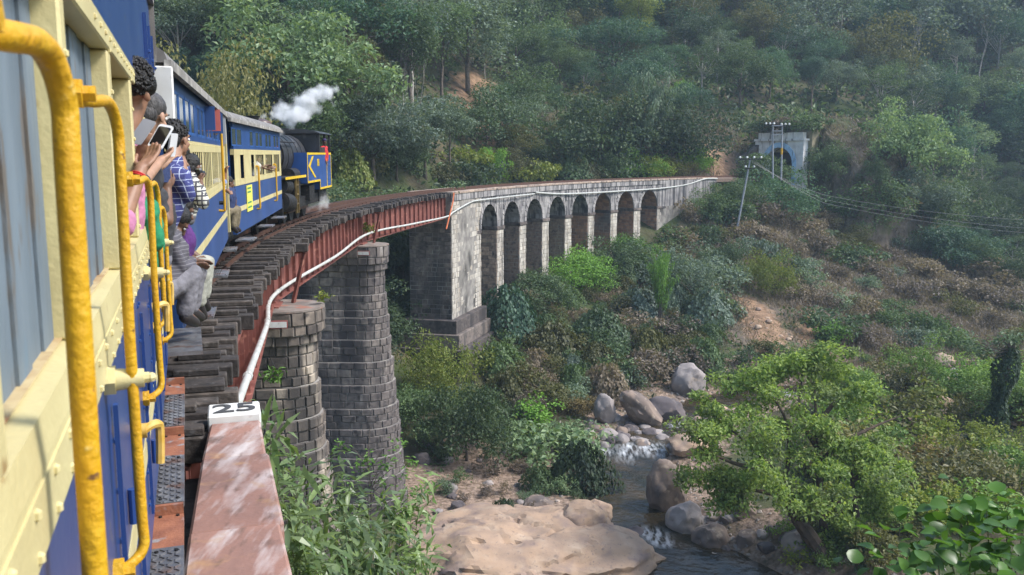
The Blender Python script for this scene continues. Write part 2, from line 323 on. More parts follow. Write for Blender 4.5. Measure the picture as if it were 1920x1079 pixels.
# ------------------------------------------------------------------ stream
m, nt, b = _nodes('stream_water')
a_ = nt.nodes.new('ShaderNodeAttribute'); a_.attribute_name = 'foam'
fo = nt.nodes.new('ShaderNodeMath'); fo.operation = 'MULTIPLY'; nt.links.new(a_.outputs['Fac'], fo.inputs[0]); nt.links.new(_ramp(nt, _noise(nt, 3.4, 10, (1.5, .45, 1)), W3(0), W3(1), .4, .8), fo.inputs[1])
col = _mix(nt, fo.outputs[0], _ramp(nt, _noise(nt, .7, 4), (.012, .014, .01), (.05, .035, .018)), (.8, .82, .84))
nt.links.new(col, b.inputs['Base Color']); nt.links.new(_ramp(nt, fo.outputs[0], W3(.05), W3(.7), 0, .6), b.inputs['Roughness'])
b.inputs['Specular IOR Level'].default_value = .6; b.inputs['IOR'].default_value = 1.33
bp = nt.nodes.new('ShaderNodeBump'); bp.inputs['Strength'].default_value = .8; bp.inputs['Distance'].default_value = .12
nt.links.new(_noise(nt, 2.6, 5), bp.inputs['Height']); nt.links.new(bp.outputs[0], b.inputs['Normal']); M['water'] = m
vs = []; fo_ = []; NW = 17
foam_c = [(onz(1130,853,-14.9), .6), (onz(1175,850,-14.8), .7), (onz(1212,846,-14.7), .8), (onz(1238,846,-14.6), .6), (onz(1230,1003,-15.1), .7), (onz(1215,994,-15.1), .45), (onz(1268,795,-14.4), .5), (onz(1480,740,-14.2), .8)]
for i, q in enumerate(RP):
    t = RP[min(i+1, len(RP)-1), :2]-RP[max(i-1, 0), :2]; t /= np.hypot(*t); nrm = np.array([-t[1], t[0]])
    for j in range(NW):
        w = (j/(NW-1)-.5)*2*(q[3]+.75); p = q[:2]+nrm*w
        f = max([max(0, 1.25-np.hypot(p[0]-c.x, (p[1]-c.y)*.8)/r) for c, r in foam_c])
        vs.append((p[0], p[1], q[2]+.05*vnoise(p[0], p[1], 1.3, 2)+.03*f*vnoise(p[0], p[1], 2.6, 6))); fo_.append(min(1, f*1.3))
ii = np.arange(len(RP)*NW).reshape(-1, NW)
me = npmesh('stream', vs, np.stack([ii[:-1, :-1], ii[:-1, 1:], ii[1:, 1:], ii[1:, :-1]], -1).reshape(-1, 4), True)
fa = me.attributes.new('foam', 'FLOAT', 'POINT'); fa.data.foreach_set('value', np.array(fo_, np.float32))
link('stream', me, M['water'], kind='structure')

# ------------------------------------------------------------------ track bed: rails, rack, sleepers
S_END = ont(845, 362, 1.45)[0]      # where the girders end and the masonry viaduct begins
A0 = ont(901, 400, 1.45)[0]; A1 = ont(1233, 380, 1.45)[0]
track = empty('railway_track', P(30), 0, label='curving single railway track with timber sleepers and a central rack bar', cat='railway track')
def ribbon(name, la, w, z0, z1, s0, s1, m_, par, step=1.5, **k):
    o = MB(); n = int((s1-s0)/step); pr = [(la-w/2, z0), (la+w/2, z0), (la+w/2, z1), (la-w/2, z1)]; vs = []
    for i in range(n+1):
        s = s0+(s1-s0)*i/n; vs += [P(s, a, z) for a, z in pr]
    fs = [(i*4+j, i*4+(j+1) % 4, i*4+4+(j+1) % 4, i*4+4+j) for i in range(n) for j in range(4)]+[(3, 2, 1, 0), (n*4, n*4+1, n*4+2, n*4+3)]
    return o.add(vs, fs).build(name, m_, par, True, **k)
for la in (-.53, .53):
    r_ = ribbon('rail', la, .065, .03, .14, -4, 131, M['rail'], track); 
for la in (-.035, .035): ribbon('rack_bar', la, .025, .05, .19, -4, 131, M['rail'], track)
ribbon('guard_rail', .82, .05, .0, .07, 9, S_END, M['rail'], track)
ribbon('guard_rail', -.82, .05, .0, .07, 9, S_END, M['rail'], track)
s = 7.75; i = 0
while s < S_END-.2:
    w = random.uniform(.2, .25); a1 = float(np.interp(s, [8, 13, 17, 22, 26, 34, 43, 52, 60], [1.47, 1.53, 1.72, 1.8, 1.84, 1.74, 1.84, 1.74, 1.6])) + random.choice([0, 0, 0, .12])+random.uniform(-.06, .05)
    if abs(s-25.4) < .25 or abs(s-43.3) < .25: a1 = 2.1
    zt = random.uniform(-.015, .02); sk = random.uniform(-.03, .03); o = MB()
    o.box((-1.55, -w/2, -.22+zt), (a1, w/2, zt), lambda x, y, z: P(s+y+sk*x, x, z)).build('sleeper', M['sleeper'], track, True, bevel=.012)
    if i % 2 == 0:                                   # edge packers lying on the sleeper ends
        q = MB(); q.box((.95, -w*.36, zt+.002), (a1-random.uniform(.05, .3), w*.36, zt+.07), lambda x, y, z: P(s+y+sk*x, x, z)).build('timber_packer', M['sleeper'], track, True, bevel=.01)
    s += random.uniform(.36, .42); i += 1
o = MB(); ss = 8.2                                    # chairs and bolts under the rails, too small to pick apart
while ss < S_END:
    for la in (-.53, .53): o.box((la-.09, -.06, .021), (la+.09, .06, .06), lambda x, y, z: P(ss+y, x, z))
    ss += .8
o.build('rail_chair', M['rail'], track, True, kind='stuff')
b_ = MB(); n = 46                                      # ballast on the viaduct and up to the tunnel
vs = []
for i in range(n+1):
    s = S_END+.1+(131-S_END)*i/n; vs += [P(s, -1.25, -.12), P(s, -.6, -.03), P(s, .6, -.03), P(s, 1.25, -.12), P(s, 1.25, -.5), P(s, -1.25, -.5)]
b_.add(vs, [(i*6+j, i*6+(j+1) % 6, i*6+6+(j+1) % 6, i*6+6+j) for i in range(n) for j in range(6)])
M['ballast'] = mat('track_ballast', (.2, .14, .11), (.1, .075, .06), 9, rough=.95, bump=1, bscale=14)
b_.build('track_ballast', M['ballast'], None, kind='structure')

# ------------------------------------------------------------------ plate girder spans
SP = [7.5, 25.2, 43.0, S_END-.05]
ZG1, ZG0 = -.225, -1.62
for k_ in range(3):
    a, b2 = SP[k_]+.12, SP[k_+1]-.12; g = empty('girder_span', P((a+b2)/2, 0, -1))
    props(g, ['red oxide plate girder span next to the white block numbered 25', 'red oxide plate girder span between the two round-nosed piers', 'farthest red oxide plate girder span, ending at the masonry viaduct'][k_], 'bridge girder', 'red plate girder spans of the bridge')
    for la in (-1.05, 1.05):
        p0 = P(a, la); p1 = P(b2, la); d = (p1-p0).normalized(); r = Vector((d.y, -d.x, 0)); L = (p1-p0).length
        up = Vector((0, 0, 1)); q = lambda x, z, e: p0+d*x+up*z+r*e
        web = MB(); web.box((0, ZG0+.03, -.012), (L, ZG1-.03, .012), q).build('web_plate', M['girder'], g, True)
        for nm, z0, z1 in (('top_flange', ZG1-.03, ZG1), ('bottom_flange', ZG0, ZG0+.03)):
            MB().box((0, z0, -.15), (L, z1, .15), q).build(nm, M['girder'], g, True)
        MB().box((0, ZG1-.13, -.02), (L, ZG1-.032, .03), q).box((0, ZG0+.032, -.02), (L, ZG0+.13, .03), q).build('flange_angle', M['girder'], g, True)
        nS = int(L/.92)
        for j in range(nS+1):
            x = .05+(L-.1)*j/nS; st = MB()
            st.box((x-.045, ZG0+.032, .013), (x+.045, ZG1-.032, .026), q); st.box((x-.008, ZG0+.032, .026), (x+.008, ZG1-.032, .115), q)
            if la < 0: st = MB().box((x-.008, ZG0+.032, -.115), (x+.008, ZG1-.032, -.013), q)
            st.build('stiffener', M['girder'], g, True)
    for j in range(8):
        s = a+(b2-a)*(j+.5)/8; MB().beam(P(s, -1.03, -.6), P(s, 1.03, -1.3), .08, .08).build('cross_brace', M['girder'], g, True)
        MB().beam(P(s, -1.03, -1.3), P(s, 1.03, -.6), .07, .07).build('cross_brace', M['girder'], g, True)
for s_, l_ in ((25.4, 'inclined rusty brace carrying the white pipe over the nearer pier'), (43.3, 'inclined rusty brace carrying the white pipe over the farther pier')):
    MB().beam(P(s_, 2.0, -.25), P(s_+.3, 1.55, -1.95), .09, .09).beam(P(s_+.02, 2.0, -.26), P(s_+.02, 1.2, -.26), .07, .06).build('pipe_bracket', M['girder'], None, label=l_, cat='bracket', group='brackets carrying the pipe')
M['strap'] = mat('orange_strap', (.6, .17, .07), rough=.6)
s_, z_ = ont(851, 362, 1.62); s2, z2 = ont(836, 430, 1.62)
MB().tube([P(s_, 1.62, z_), P(s_-.3, 1.66, z_-.5), P(s2, 1.62, z2)], .045, 6).build('strap', M['strap'], None, label='orange red strap hanging at the corner where girder meets masonry', cat='strap')

# ------------------------------------------------------------------ the white pipe along the bridge
def onplane(px, py, s):
    o = P(s); n = fwd(s); d = ray(px, py); e = Vector((0, 0, EYE)); return e+d*(n.dot(o-e)/n.dot(d))
pp = [onplane(449, 748, 11.0), onplane(521, 547, 25.3), onplane(692, 438, 43.2), onplane(836, 407, 59.0)]
pp = [pp[0]+(pp[0]-pp[1])*.25, pp[0], pp[0].lerp(pp[1], .5)-Vector((0, 0, .05)), pp[1], pp[1].lerp(pp[2], .5)-Vector((0, 0, .06)), pp[2], pp[2].lerp(pp[3], .5), pp[3]]
for px, py, la in [(850,398,1.62),(880,381,1.6),(905,375,1.6),(1002,364,1.6)]:
    s_, z_ = ont(px, py, la); pp.append(P(s_, la, z_))
pp2 = []
for px, py in [(1004,361),(1060,364),(1160,359),(1245,353),(1290,346),(1322,336),(1345,335.5)]:
    s_, z_ = ont(px, py, 1.62); pp2.append(P(s_, 1.62, z_))
pipe = empty('water_pipe', pp[0], label='long white water pipe running along the outside of the bridge', cat='pipe')
def smooth_path(p, n=8):
    out = []
    for i in range(len(p)-1):
        a, b2, c2, d2 = p[max(i-1, 0)], p[i], p[i+1], p[min(i+2, len(p)-1)]
        for k in range(n):
            t = k/n; out.append(((b2*2)+(c2-a)*t+(a*2-b2*5+c2*4-d2)*t*t+(b2*3-a-c2*3+d2)*t**3)*.5)
    return out+[p[-1]]
MB().tube(smooth_path(pp), .052, 10).build('pipe_run', M['pipe'], pipe, True, smooth=True)
MB().tube(smooth_path(pp2, 5), .07, 8).build('pipe_run', M['pipe'], pipe, True, smooth=True)
for i, q in enumerate(smooth_path(pp)[3:-8:7]):
    sp_ = smooth_path(pp); j = 3+i*7; d = (sp_[j+1]-sp_[j]).normalized()
    MB().tube([q-d*.07, q+d*.07], .066, 10).build('pipe_joint', M['pipe'], pipe, True)

# ------------------------------------------------------------------ coursed masonry
M['mortar'] = mat('pale_mortar', (.3, .28, .25), (.17, .155, .145), 2.2, rough=.95, layers=[((.06, .055, .05), .8, .5, .66, (1, 1, .4))])
def stonemat(name, c, c2, dark=(.05, .045, .042), damp=.5, pale=None):
    ly = [(dark, .55, damp, damp+.14, (1.6, 1.6, .35)), (dark, 3.0, .56, .68, None)]
    if pale: ly.append((pale, 1.8, .6, .74, (1, 1, .3)))
    return mat(name, c, c2, 5, rough=.9, bump=.5, bscale=22, rand=.38, layers=ly)
M['stone1'] = stonemat('brown_pier_stone', (.18, .15, .125), (.105, .088, .076), damp=.49, pale=(.36, .31, .25))
M['stone2'] = stonemat('grey_pier_stone', (.19, .165, .15), (.105, .09, .085), (.045, .04, .042), .5, (.33, .3, .28))
M['wet'] = mat('black_joint_stone', (.05, .045, .042), rough=.8)  # near-black colour for the upright joint in the end pier face
M['stone4'] = stonemat('brown_arch_stone', (.37, .28, .21), (.25, .18, .14), (.1, .085, .075), .6)
M['stone3'] = stonemat('dark_viaduct_stone', (.15, .125, .11), (.085, .07, .065), (.045, .04, .04), .5)
M['stone_red'] = mat('reddish_viaduct_stone', (.36, .2, .125), (.23, .13, .09), 3, rough=.9, bump=.5, bscale=22, island=.3, layers=[((.14, .12, .11), .35, .5, .66, None)])
M['lime'] = mat('limewashed_masonry', (.47, .44, .39), (.29, .255, .215), 1.6, rough=.9, bump=.3, bscale=18, island=.16, stretch=(2, 2, .3), layers=[((.07, .065, .065), 1.5, .55, .68, (3, 3, .09)), ((.15, .13, .12), 4, .58, .7, (1, 1, .4)), ((.33, .27, .2), 2.5, .58, .7, None)])
M['lime_dark'] = mat('stained_limewash', (.36, .34, .33), (.16, .15, .155), 1.3, rough=.9, bump=.3, bscale=18, island=.2, layers=[((.045, .045, .05), 1.3, .47, .62, (3, 3, .12))])
def block(mb, fn, a0, a1, b0, b1, proud, ch, back=-.05, j=0.0):
    """one stone: back face at depth `back`, chamfered front at `proud`; fn(a, b, depth) -> point"""
    r = lambda: random.uniform(-j, j)
    bk = [(a0, b0), (a1, b0), (a1, b1), (a0, b1)]; fr = [(a0+ch+r(), b0+ch+r()), (a1-ch+r(), b0+ch+r()), (a1-ch+r(), b1-ch+r()), (a0+ch+r(), b1-ch+r())]
    vs = [fn(a, b, back) for a, b in bk]+[fn(a, b, max(proud-ch*1.2, back+.01)) for a, b in bk]+[fn(a, b, proud+r()*.5) for a, b in fr]
    fs = [(i, (i+1) % 4, 4+(i+1) % 4, 4+i) for i in range(4)]+[(4+i, 4+(i+1) % 4, 8+(i+1) % 4, 8+i) for i in range(4)]+[(8, 9, 10, 11)]
    return mb.add(vs, fs)
def pier(s0, ztop, zbot, lat_tip, w, course, slen, m_, label, seed):
    rnd = random.Random(seed); R_ = w/2; Lc = lat_tip-R_; L0 = -2.4
    T1 = Lc-L0; T2 = T1+math.pi*R_
    root = empty('bridge_pier', P(s0, 0, zbot), label=label, cat='bridge pier', group='round-nosed stone piers of the bridge')
    def plan(t, e):
        if t < T1: return L0+t, -R_-e
        if t < T2:
            a = (t-T1)/R_; return Lc+(R_+e)*math.sin(a), -(R_+e)*math.cos(a)
        return Lc-(t-T2), R_+e
    TT = T2+1.2
    nC = int(round((ztop-zbot)/course)); z = ztop; e = 0.0; stones = []; core = []
    for c in range(nC):
        h = course*rnd.uniform(.85, 1.15)*(1.35 if c == 0 else 1)
        d = ztop-z
        e = (0 if c == 0 else -.02 if c == 1 else -.1 if c == 2 else -.22+.085*max(0, int((d-1.0)/(course*3))*course*3))
        e += rnd.uniform(-.012, .012)
        t = -rnd.uniform(0, slen)
        while t < TT:
            l = slen*rnd.uniform(.65, 1.35)*(1.25 if c == 0 else 1)
            if t > T1-.3 and t < T2: l = min(l, slen*.8)
            t1 = min(t+l, TT)
            if t1 > .05 and t1-max(t, 0) > .12:
                pr = rnd.uniform(.0, .045)
                stones.append((t1, z, max(t, 0)+.013, t1-.013, z-h+.013, z-.011, e, pr))
            t += l
        core += [(z, e-.03), (z-h, e-.03)]
        z -= h
    # core with ledges
    tt = [TT*i/40 for i in range(41)]; ring = len(tt)+2; cb = MB(); vs = []
    for zz, ee in core:
        vs += [P(s0+plan(t, ee)[1], plan(t, ee)[0], zz) for t in tt]
        vs += [P(s0+R_, L0, zz), P(s0-R_, L0, zz)]
    fs = [(i*ring+j, i*ring+(j+1) % ring, (i+1)*ring+(j+1) % ring, (i+1)*ring+j) for i in range(len(core)-1) for j in range(ring)]
    fs += [tuple(range(ring)), tuple(range((len(core)-1)*ring, len(core)*ring))[::-1]]
    cb.add(vs, fs).build('pier_core', M['mortar'], root, True)
    # the 300 that show largest (front face and nose) are parts, the rest one part
    stones.sort(key=lambda q: (q[2] > T2+.2, -q[1])); rest = MB()
    def fn_for(e):
        def fn(a, b2, dep):
            la, ds = plan(a, e+dep); return P(s0+ds, la, b2)
        return fn
    for i, q in enumerate(stones):
        if i < 298: block(MB(), fn_for(q[6]), *q[2:6], q[7], .022, -.06, .012).build('stone', m_, root, True)
        else: block(rest, fn_for(q[6]), *q[2:6], q[7], .022, -.06, .012)
    if rest.v: rest.build('lower_stones', m_, root, True, kind='stuff')
    MB().prism([plan(TT*i/40, .03) for i in range(41)]+[(L0, R_), (L0, -R_)], ztop+.002, ztop+.05, lambda a, b2, c: P(s0+b2, a, c)).build('cap_slab', M['capslab'], root, True)
    # bearing blocks under the girder ends
    for la in (-1.05, 1.05): MB().box((la-.3, -.5, ztop+.052), (la+.3, .5, ZG0-.002), lambda x, y, zz: P(s0+y, x, zz)).build('bearing_block', M['girder'], root, True)
    return root
M['capslab'] = mat('weathered_pier_cap', (.23, .195, .17), (.13, .105, .09), 3, rough=.9, layers=[((.28, .12, .08), 2, .55, .65, None)])
pier(25.2, -1.72, -14.2, 2.48, 2.2, .29, .44, M['stone1'], 'nearer round-nosed stone pier of brown ledged courses with pale cap', 3)
pier(43.0, -1.72, -14.6, 2.4, 2.2, .35, .52, M['stone2'], 'farther tall grey stone pier with many stepped ledges under the girders', 5)
M['redpaint'] = mat('dull_red_border_paint', (.3, .08, .07), rough=.7)
for (px, py, s_, lab) in [(515,607,25.2-1.1,'small white name plate on the nearer stone pier'), (681,474.5,43-1.1,'small white name plate on the farther stone pier')]:
    la = 1.0
    lo, hi = -2.0, 3.0
    for _ in range(40):
        la = (lo+hi)/2
        if proj(P(s_, la, 0))[0] < px: lo = la
        else: hi = la
    q = P(s_, la, 0); d = ray(px, py); z_ = EYE+d.z*q.y/d.y-q.z
    t = empty('pier_plate', P(s_-.18, la, z_), label=lab, cat='sign plate', group='white plates on the piers'); f_ = lambda x, y, z: P(s_-.14+y, la+x, z_+z)
    MB().box((-.27, -.05, -.1), (.27, -.005, .1), f_).build('border', M['redpaint'], t, True); MB().box((-.25, -.056, -.075), (.25, -.051, .075), f_).build('plate', M['white'], t, True)

# ------------------------------------------------------------------ masonry arch viaduct
vd = empty('arch_viaduct', P(80, 0, -10), label='curved limewashed stone viaduct with eight arches beyond the girder spans', cat='viaduct')
LW = 1.45; ZD = -.1
NA = 8; pitch = (A1-A0)/(NA-1+31/43.5); ow = pitch*31/43.5
zs = ont(901, 431, 1.45)[1]; zcr = zs+ow/2*1.02
SV = S_END+.05; SE = 116
def gz(s, la): q = P(s, la); return tz(q.x, q.y)
solid = MB(); Q = lambda a, b2, c: P(a, c, b2)
def seg_prism(mb, s0, s1, z0, z1, l0=-LW, l1=LW): mb.prism([(s0, z0), (s1, z0), (s1, z1), (s0, z1)], l0, l1, Q)
# end pier, plinth, piers between the arches
zb = -11.6
endp = MB(); seg_prism(endp, SV, A0-.02, zb-1, ZD-.02); endp.build('end_pier', M['mortar'], vd, True)
for i, (e, z0, z1) in enumerate(((.45, -9.2, -8.3), (.7, -10.15, -9.203), (1.0, -16, -10.153))):
    pb = MB(); pb.prism([(SV-e, z0), (A0-.2+e*.4, z0), (A0-.2+e*.4, z1), (SV-e, z1)], -LW-e, LW+e, Q); pb.build('plinth_step', M['stone3'], vd, True, bevel=.04)
for i in range(NA):
    a = A0+i*pitch; b2 = a+ow; c = a+pitch if i < NA-1 else SE-.5
    if i < NA-1:
        pm = MB(); seg_prism(pm, b2, c, min(gz((b2+c)/2, LW), gz((b2+c)/2, -LW))-1.5, zs-.02); pm.build('arch_pier', M['mortar'], vd, True)
    else:
        pm = MB(); seg_prism(pm, b2, c, -9, zs-.02); pm.build('end_abutment', M['mortar'], vd, True)
    # spandrel: the wall above the springing with the round opening cut out
    n = 16; m0 = a if i == 0 else a-(pitch-ow)/2; m1 = b2+(pitch-ow)/2 if i < NA-1 else SE-.5
    if i == 0: m0 = A0-.02
    arc = [(a+ow/2-ow/2*math.cos(math.pi*k/n), zs+(zcr-zs)*math.sin(math.pi*k/n)) for k in range(n+1)]
    sd = MB()
    for k in range(n):
        (s1_, z1_), (s2_, z2_) = arc[k], arc[k+1]; sd.prism([(s1_, z1_), (s2_, z2_), (s2_, ZD-.02), (s1_, ZD-.02)], -LW, LW, Q)
    if a-m0 > .01: seg_prism(sd, m0, a, zs-.019, ZD-.02)
    if m1-b2 > .01: seg_prism(sd, b2, m1, zs-.019, ZD-.02)
    sd.build('spandrel', M['lime_dark'], vd, True)
    vr = MB(); nv = 15                                  # voussoirs round the arch
    for k in range(nv):
        t0 = math.pi*(k+.06)/nv; t1 = math.pi*(k+.94)/nv; cx = a+ow/2
        g0 = [(cx-(ow/2+r)*math.cos(t), zs+((zcr-zs)+r)*math.sin(t)) for t, r in ((t0, .0), (t1, .0), (t1, .42), (t0, .42))]
        vr.prism(g0, LW-.05, LW+.05+random.uniform(0, .02), Q)
    vr.build('voussoirs', M['lime_dark'], vd, True, kind='stuff')
    sf = MB()                                           # intrados lining in courses
    for k in range(14):
        t0 = math.pi*(k+.03)/14; t1 = math.pi*(k+.97)/14; cx = a+ow/2
        for lc in range(4):
            l0 = -LW+.02+lc*.71; sf.prism([(cx-(ow/2-r)*math.cos(t), zs+((zcr-zs)-r)*math.sin(t)) for t, r in ((t0, 0), (t1, 0), (t1, .025), (t0, .025))], l0, l0+.69, Q)
    sf.build('arch_lining', M['lime_dark'] if i < 5 else M['stone_red'], vd, True, kind='stuff')
    for (x0, x1) in (((b2, c),) if i < NA-1 else ((b2, b2+1.6),)):
        cp = MB(); cp.prism([(x0-.09, zs-.28), (x1+.09, zs-.28), (x1+.09, zs-.02), (x0-.09, zs-.02)], -LW-.1, LW+.1, Q); cp.build('impost_band', M['stone3'], vd, True, bevel=.03)
cp = MB(); cp.prism([(A0-.9, zs-.28), (A0+.09, zs-.28), (A0+.09, zs-.02), (A0-.9, zs-.02)], -LW-.07, LW+.07, Q); cp.build('impost_band', M['stone3'], vd, True, bevel=.03)
# stones
flank = []; 
def wall_cells(x0, x1, z0, z1, L, h, rnd):
    z = z1; out = []
    while z > z0+.1:
        hh = h*rnd.uniform(.85, 1.15); x = x0-rnd.uniform(0, L*.7)
        while x < x1-.08:
            l = L*rnd.uniform(.65, 1.35); a, b2 = max(x, x0), min(x+l, x1)
            if b2-a > .1: out.append((a+.012, b2-.012, max(z-hh, z0)+.012, z-.012))
            x += l
        z -= hh
    return out
rnd = random.Random(9); nst = 0
for (a, b2, z0, z1) in wall_cells(-LW, LW, -11, ZG0-.35, .5, .31, rnd):
    block(MB(), lambda u, v, d: P(SV-d, u, v), a, b2, z0, z1, rnd.uniform(.01, .05), .02, -.03, .012).build('stone', M['stone3'], vd, True); nst += 1
rest = {'stone4': MB(), 'stone_red': MB()}
for i in range(NA):
    a = A0+i*pitch+ow; zg = min(gz(a, LW), -6) if i < NA-1 else -6
    for (u0, u1, z0, z1) in wall_cells(-LW, LW, max(zg-1, -11), zs-.3, .52, .31, rnd):
        f = lambda u, v, d: P(a-d, u, v); pr = rnd.uniform(.01, .05); key = 'stone4' if i < 4 else 'stone_red'
        if nst < 298 and u1 > -.9: block(MB(), f, u0, u1, z0, z1, pr, .02, -.03, .012).build('stone', M['stone4'], vd, True); nst += 1
        else: block(rest[key], f, u0, u1, z0, z1, pr, .02, -.03, .012)
for k_, mb in rest.items(): mb.build('flank_stones', M[k_], vd, True, kind='stuff')
face = MB(); fdark = MB()
sj = (SV+A0)/2-.15
for (x0, x1, z0, z1) in [(SV+.02, sj-.14, -11, ZD-.45), (sj+.14, A0-.02, -11, ZD-.45)]:
    for (u0, u1, v0, v1) in wall_cells(x0, x1, z0, z1, .62, .33, rnd): block(face, lambda u, v, d: P(u, LW+d, v), u0, u1, v0, v1, rnd.uniform(.02, .05), .015, -.02, .01)
for i in range(NA):
    a = A0+i*pitch+ow; b2 = a+pitch-ow if i < NA-1 else a+1.5
    for (u0, u1, v0, v1) in wall_cells(a+.01, b2-.01, max(gz(a, LW)-1, -11), zs-.3, .6, .33, rnd): block(face, lambda u, v, d: P(u, LW+d, v), u0, u1, v0, v1, rnd.uniform(.02, .045), .015, -.02, .01)
    for (u0, u1, v0, v1) in wall_cells(a-.02, b2+.02, zs+.02, ZD-.45, .6, .33, rnd):
        if v0 > zs+1.0 or True:
            cxa = a-ow/2; dd = min(math.hypot(u0-cxa, v0-zs), math.hypot(u1-cxa, v0-zs), math.hypot(u0-cxa-pitch, v0-zs), math.hypot(u1-cxa-pitch, v0-zs))
            if dd > ow/2+.44: block(fdark, lambda u, v, d: P(u, LW+d, v), u0, u1, v0, v1, rnd.uniform(.015, .035), .015, -.02, .01)
for (u0, u1, v0, v1) in wall_cells(A0+.1, SE-.6, zcr+.45, ZD-.45, .6, .3, rnd): block(fdark, lambda u, v, d: P(u, LW+d, v), u0, u1, v0, v1, rnd.uniform(.01, .035), .015, -.02, .01)
MB().box((sj-.14, 0, -8.3), (sj+.14, .012, ZD-.45), lambda x, y, z: P(x, LW+y, z)).build('dark_joint_strip', M['wet'], vd, True)  # flat black strip set into the joint between the two face strips
face.build('face_stones', M['lime'], vd, True, kind='stuff'); fdark.build('spandrel_stones', M['lime_dark'], vd, True, kind='stuff')
M['coping'] = mat('lichened_coping_stone', (.4, .31, .24), (.25, .19, .16), 2.5, rough=.9, rand=.2, bump=.3, bscale=20, layers=[((.09, .08, .08), 3, .54, .66, None)])
s = SV
while s < SE-.6:                                        # parapet: a stone course under a coping, both sides
    L = random.uniform(.9, 1.3); e = min(s+L, SE-.5)
    for sd in (1, -1):
        MB().box((0, 0, ZD-.42), (e-s-.015, .34, ZD+.0), lambda x, y, z: P(s+x, sd*(1.2+y), z)).build('parapet_stone', M['lime_dark'], vd, True)
        MB().box((0, 0, ZD+.004), (e-s-.02, .42, ZD+.17+random.uniform(-.01, .01)), lambda x, y, z: P(s+x, sd*(1.17+y), z)).build('coping_stone', M['coping'], vd, True, bevel=.02)
    s = e
# wing wall stepping down beside the end pier towards the stream
ww = MB(); q0 = P(A0-.6, LW+.5, 0); q1 = at(945, 735, 57)
ww.prism([(0, -16), (6, -16), (6, -14.2), (4.6, -13.2), (2.2, -12.2), (0, -11.9)], -.45, .45, lambda a, b2, c: Vector((q0.x+.35*a+c, q0.y-1.0*a, b2)))
ww.build('wing_wall', M['stone3'], None, label='low sloping stone wing wall beside the foot of the viaduct', cat='wall', bevel=.05)
# ------------------------------------------------------------------ abutment parapet and number block
M['parapet'] = mat('red_stained_parapet', (.28, .15, .115), (.2, .115, .095), 2.2, rough=.85, bump=.4, bscale=16, rand=.12,
    layers=[((.45, .4, .39), 7, .5, .78, (1.6, .3, 1)), ((.52, .48, .47), 2.4, .58, .8, (1.3, .45, 1)), ((.13, .08, .065), 11, .56, .74, (1.3, .4, 1)), ((.1, .07, .06), 1.8, .58, .68, None), ((.33, .19, .1), 5, .6, .78, None)])
par = empty('abutment_parapet', P(5, 1.7, 0), label='red stained stone parapet wall streaked white beside the nearest carriage', cat='wall')
PZ = .1
qa = onz(560, 1079, PZ); qb = onz(472, 782, PZ); qc = onz(378, 778, PZ)
def lat_of(q): c, k = math.cos(H0), math.sin(H0); return q.x*c-q.y*k+CL, q.x*k+q.y*c
PR = (lat_of(qa)[0]+lat_of(qb)[0])/2; PL = lat_of(qc)[0]; PE = lat_of(qb)[1]; _n2 = lat_of(onz(348, 1010, PZ)); PN, UN = _n2
def plf(u): return PL+(PN-PL)*max(0, (PE-u)/(PE-UN))**.9
def pw_(t, u, z, e0=0, e1=0): l = plf(u)+e0; return P(u, l+(PR+e1-l)*t, z)
u = -1.5; i = 0
while u < PE-.05:
    L = [1.25, .95, 1.4, 1.1][i % 4]; e = min(u+L, PE); zt = PZ+random.uniform(-.012, .012)
    j0, j1 = random.uniform(-.01, .015), random.uniform(-.015, .015); MB().box((0, u+.006, -.35), (1, e-.006, zt), lambda x, y, z: pw_(x, y, z, j0, j1)).build('stone', M['parapet'], par, True, bevel=.018)
    u = e; i += 1
for r_ in range(5):
    u = -1.5-.3*(r_ % 2)
    while u < PE-.1:
        e = min(u+.62, PE); MB().box((PL+.03, u+.01, -.65-.3*r_), (PR-.03+random.uniform(0, .03), e-.01, -.365-.3*r_), lambda x, y, z: P(y, x, z)).build('stone', M['stone1'], par, True, bevel=.02); u = e
ab = MB(); ab.box((-2.2, -3, -12), (PR-.06, PE-.02, -.36), lambda x, y, z: P(y, x, z)); ab.build('abutment', M['stone1'], None, label='rough brown stone abutment carrying the near end of the track', cat='wall')
kb = empty('number_block', P(PE+.18, (PL+PR)/2, PZ), label='white painted block numbered 25 at the end of the red parapet', cat='number block')
MB().box((PL-.01, PE+.004, -.35), (PR+.0, PE+.4, PZ+.05), lambda x, y, z: P(y, x, z)).build('block', M['white'], kb, True, bevel=.012)
fc = bpy.data.curves.new('number', 'FONT'); fc.body = '25'; fc.size = .31; fc.align_x = 'CENTER'; fc.align_y = 'CENTER'; fc.extrude = .003; fc.offset = .004
fo_ = bpy.data.objects.new('number', fc); COL.objects.link(fo_); bpy.context.view_layer.update()
tm = bpy.data.meshes.new_from_object(fo_.evaluated_get(bpy.context.evaluated_depsgraph_get())); bpy.data.objects.remove(fo_)
M['black'] = mat('worn_black_lettering', (.07, .07, .072), rough=.6)
no = link('number', tm, M['black'], kb); no.location = kb.matrix_basis.inverted() @ P(PE+.2, (PL+PR)/2, PZ+.056)
no.rotation_euler = (0, 0, -H0); no.scale = (1.2, 1.15, 1)

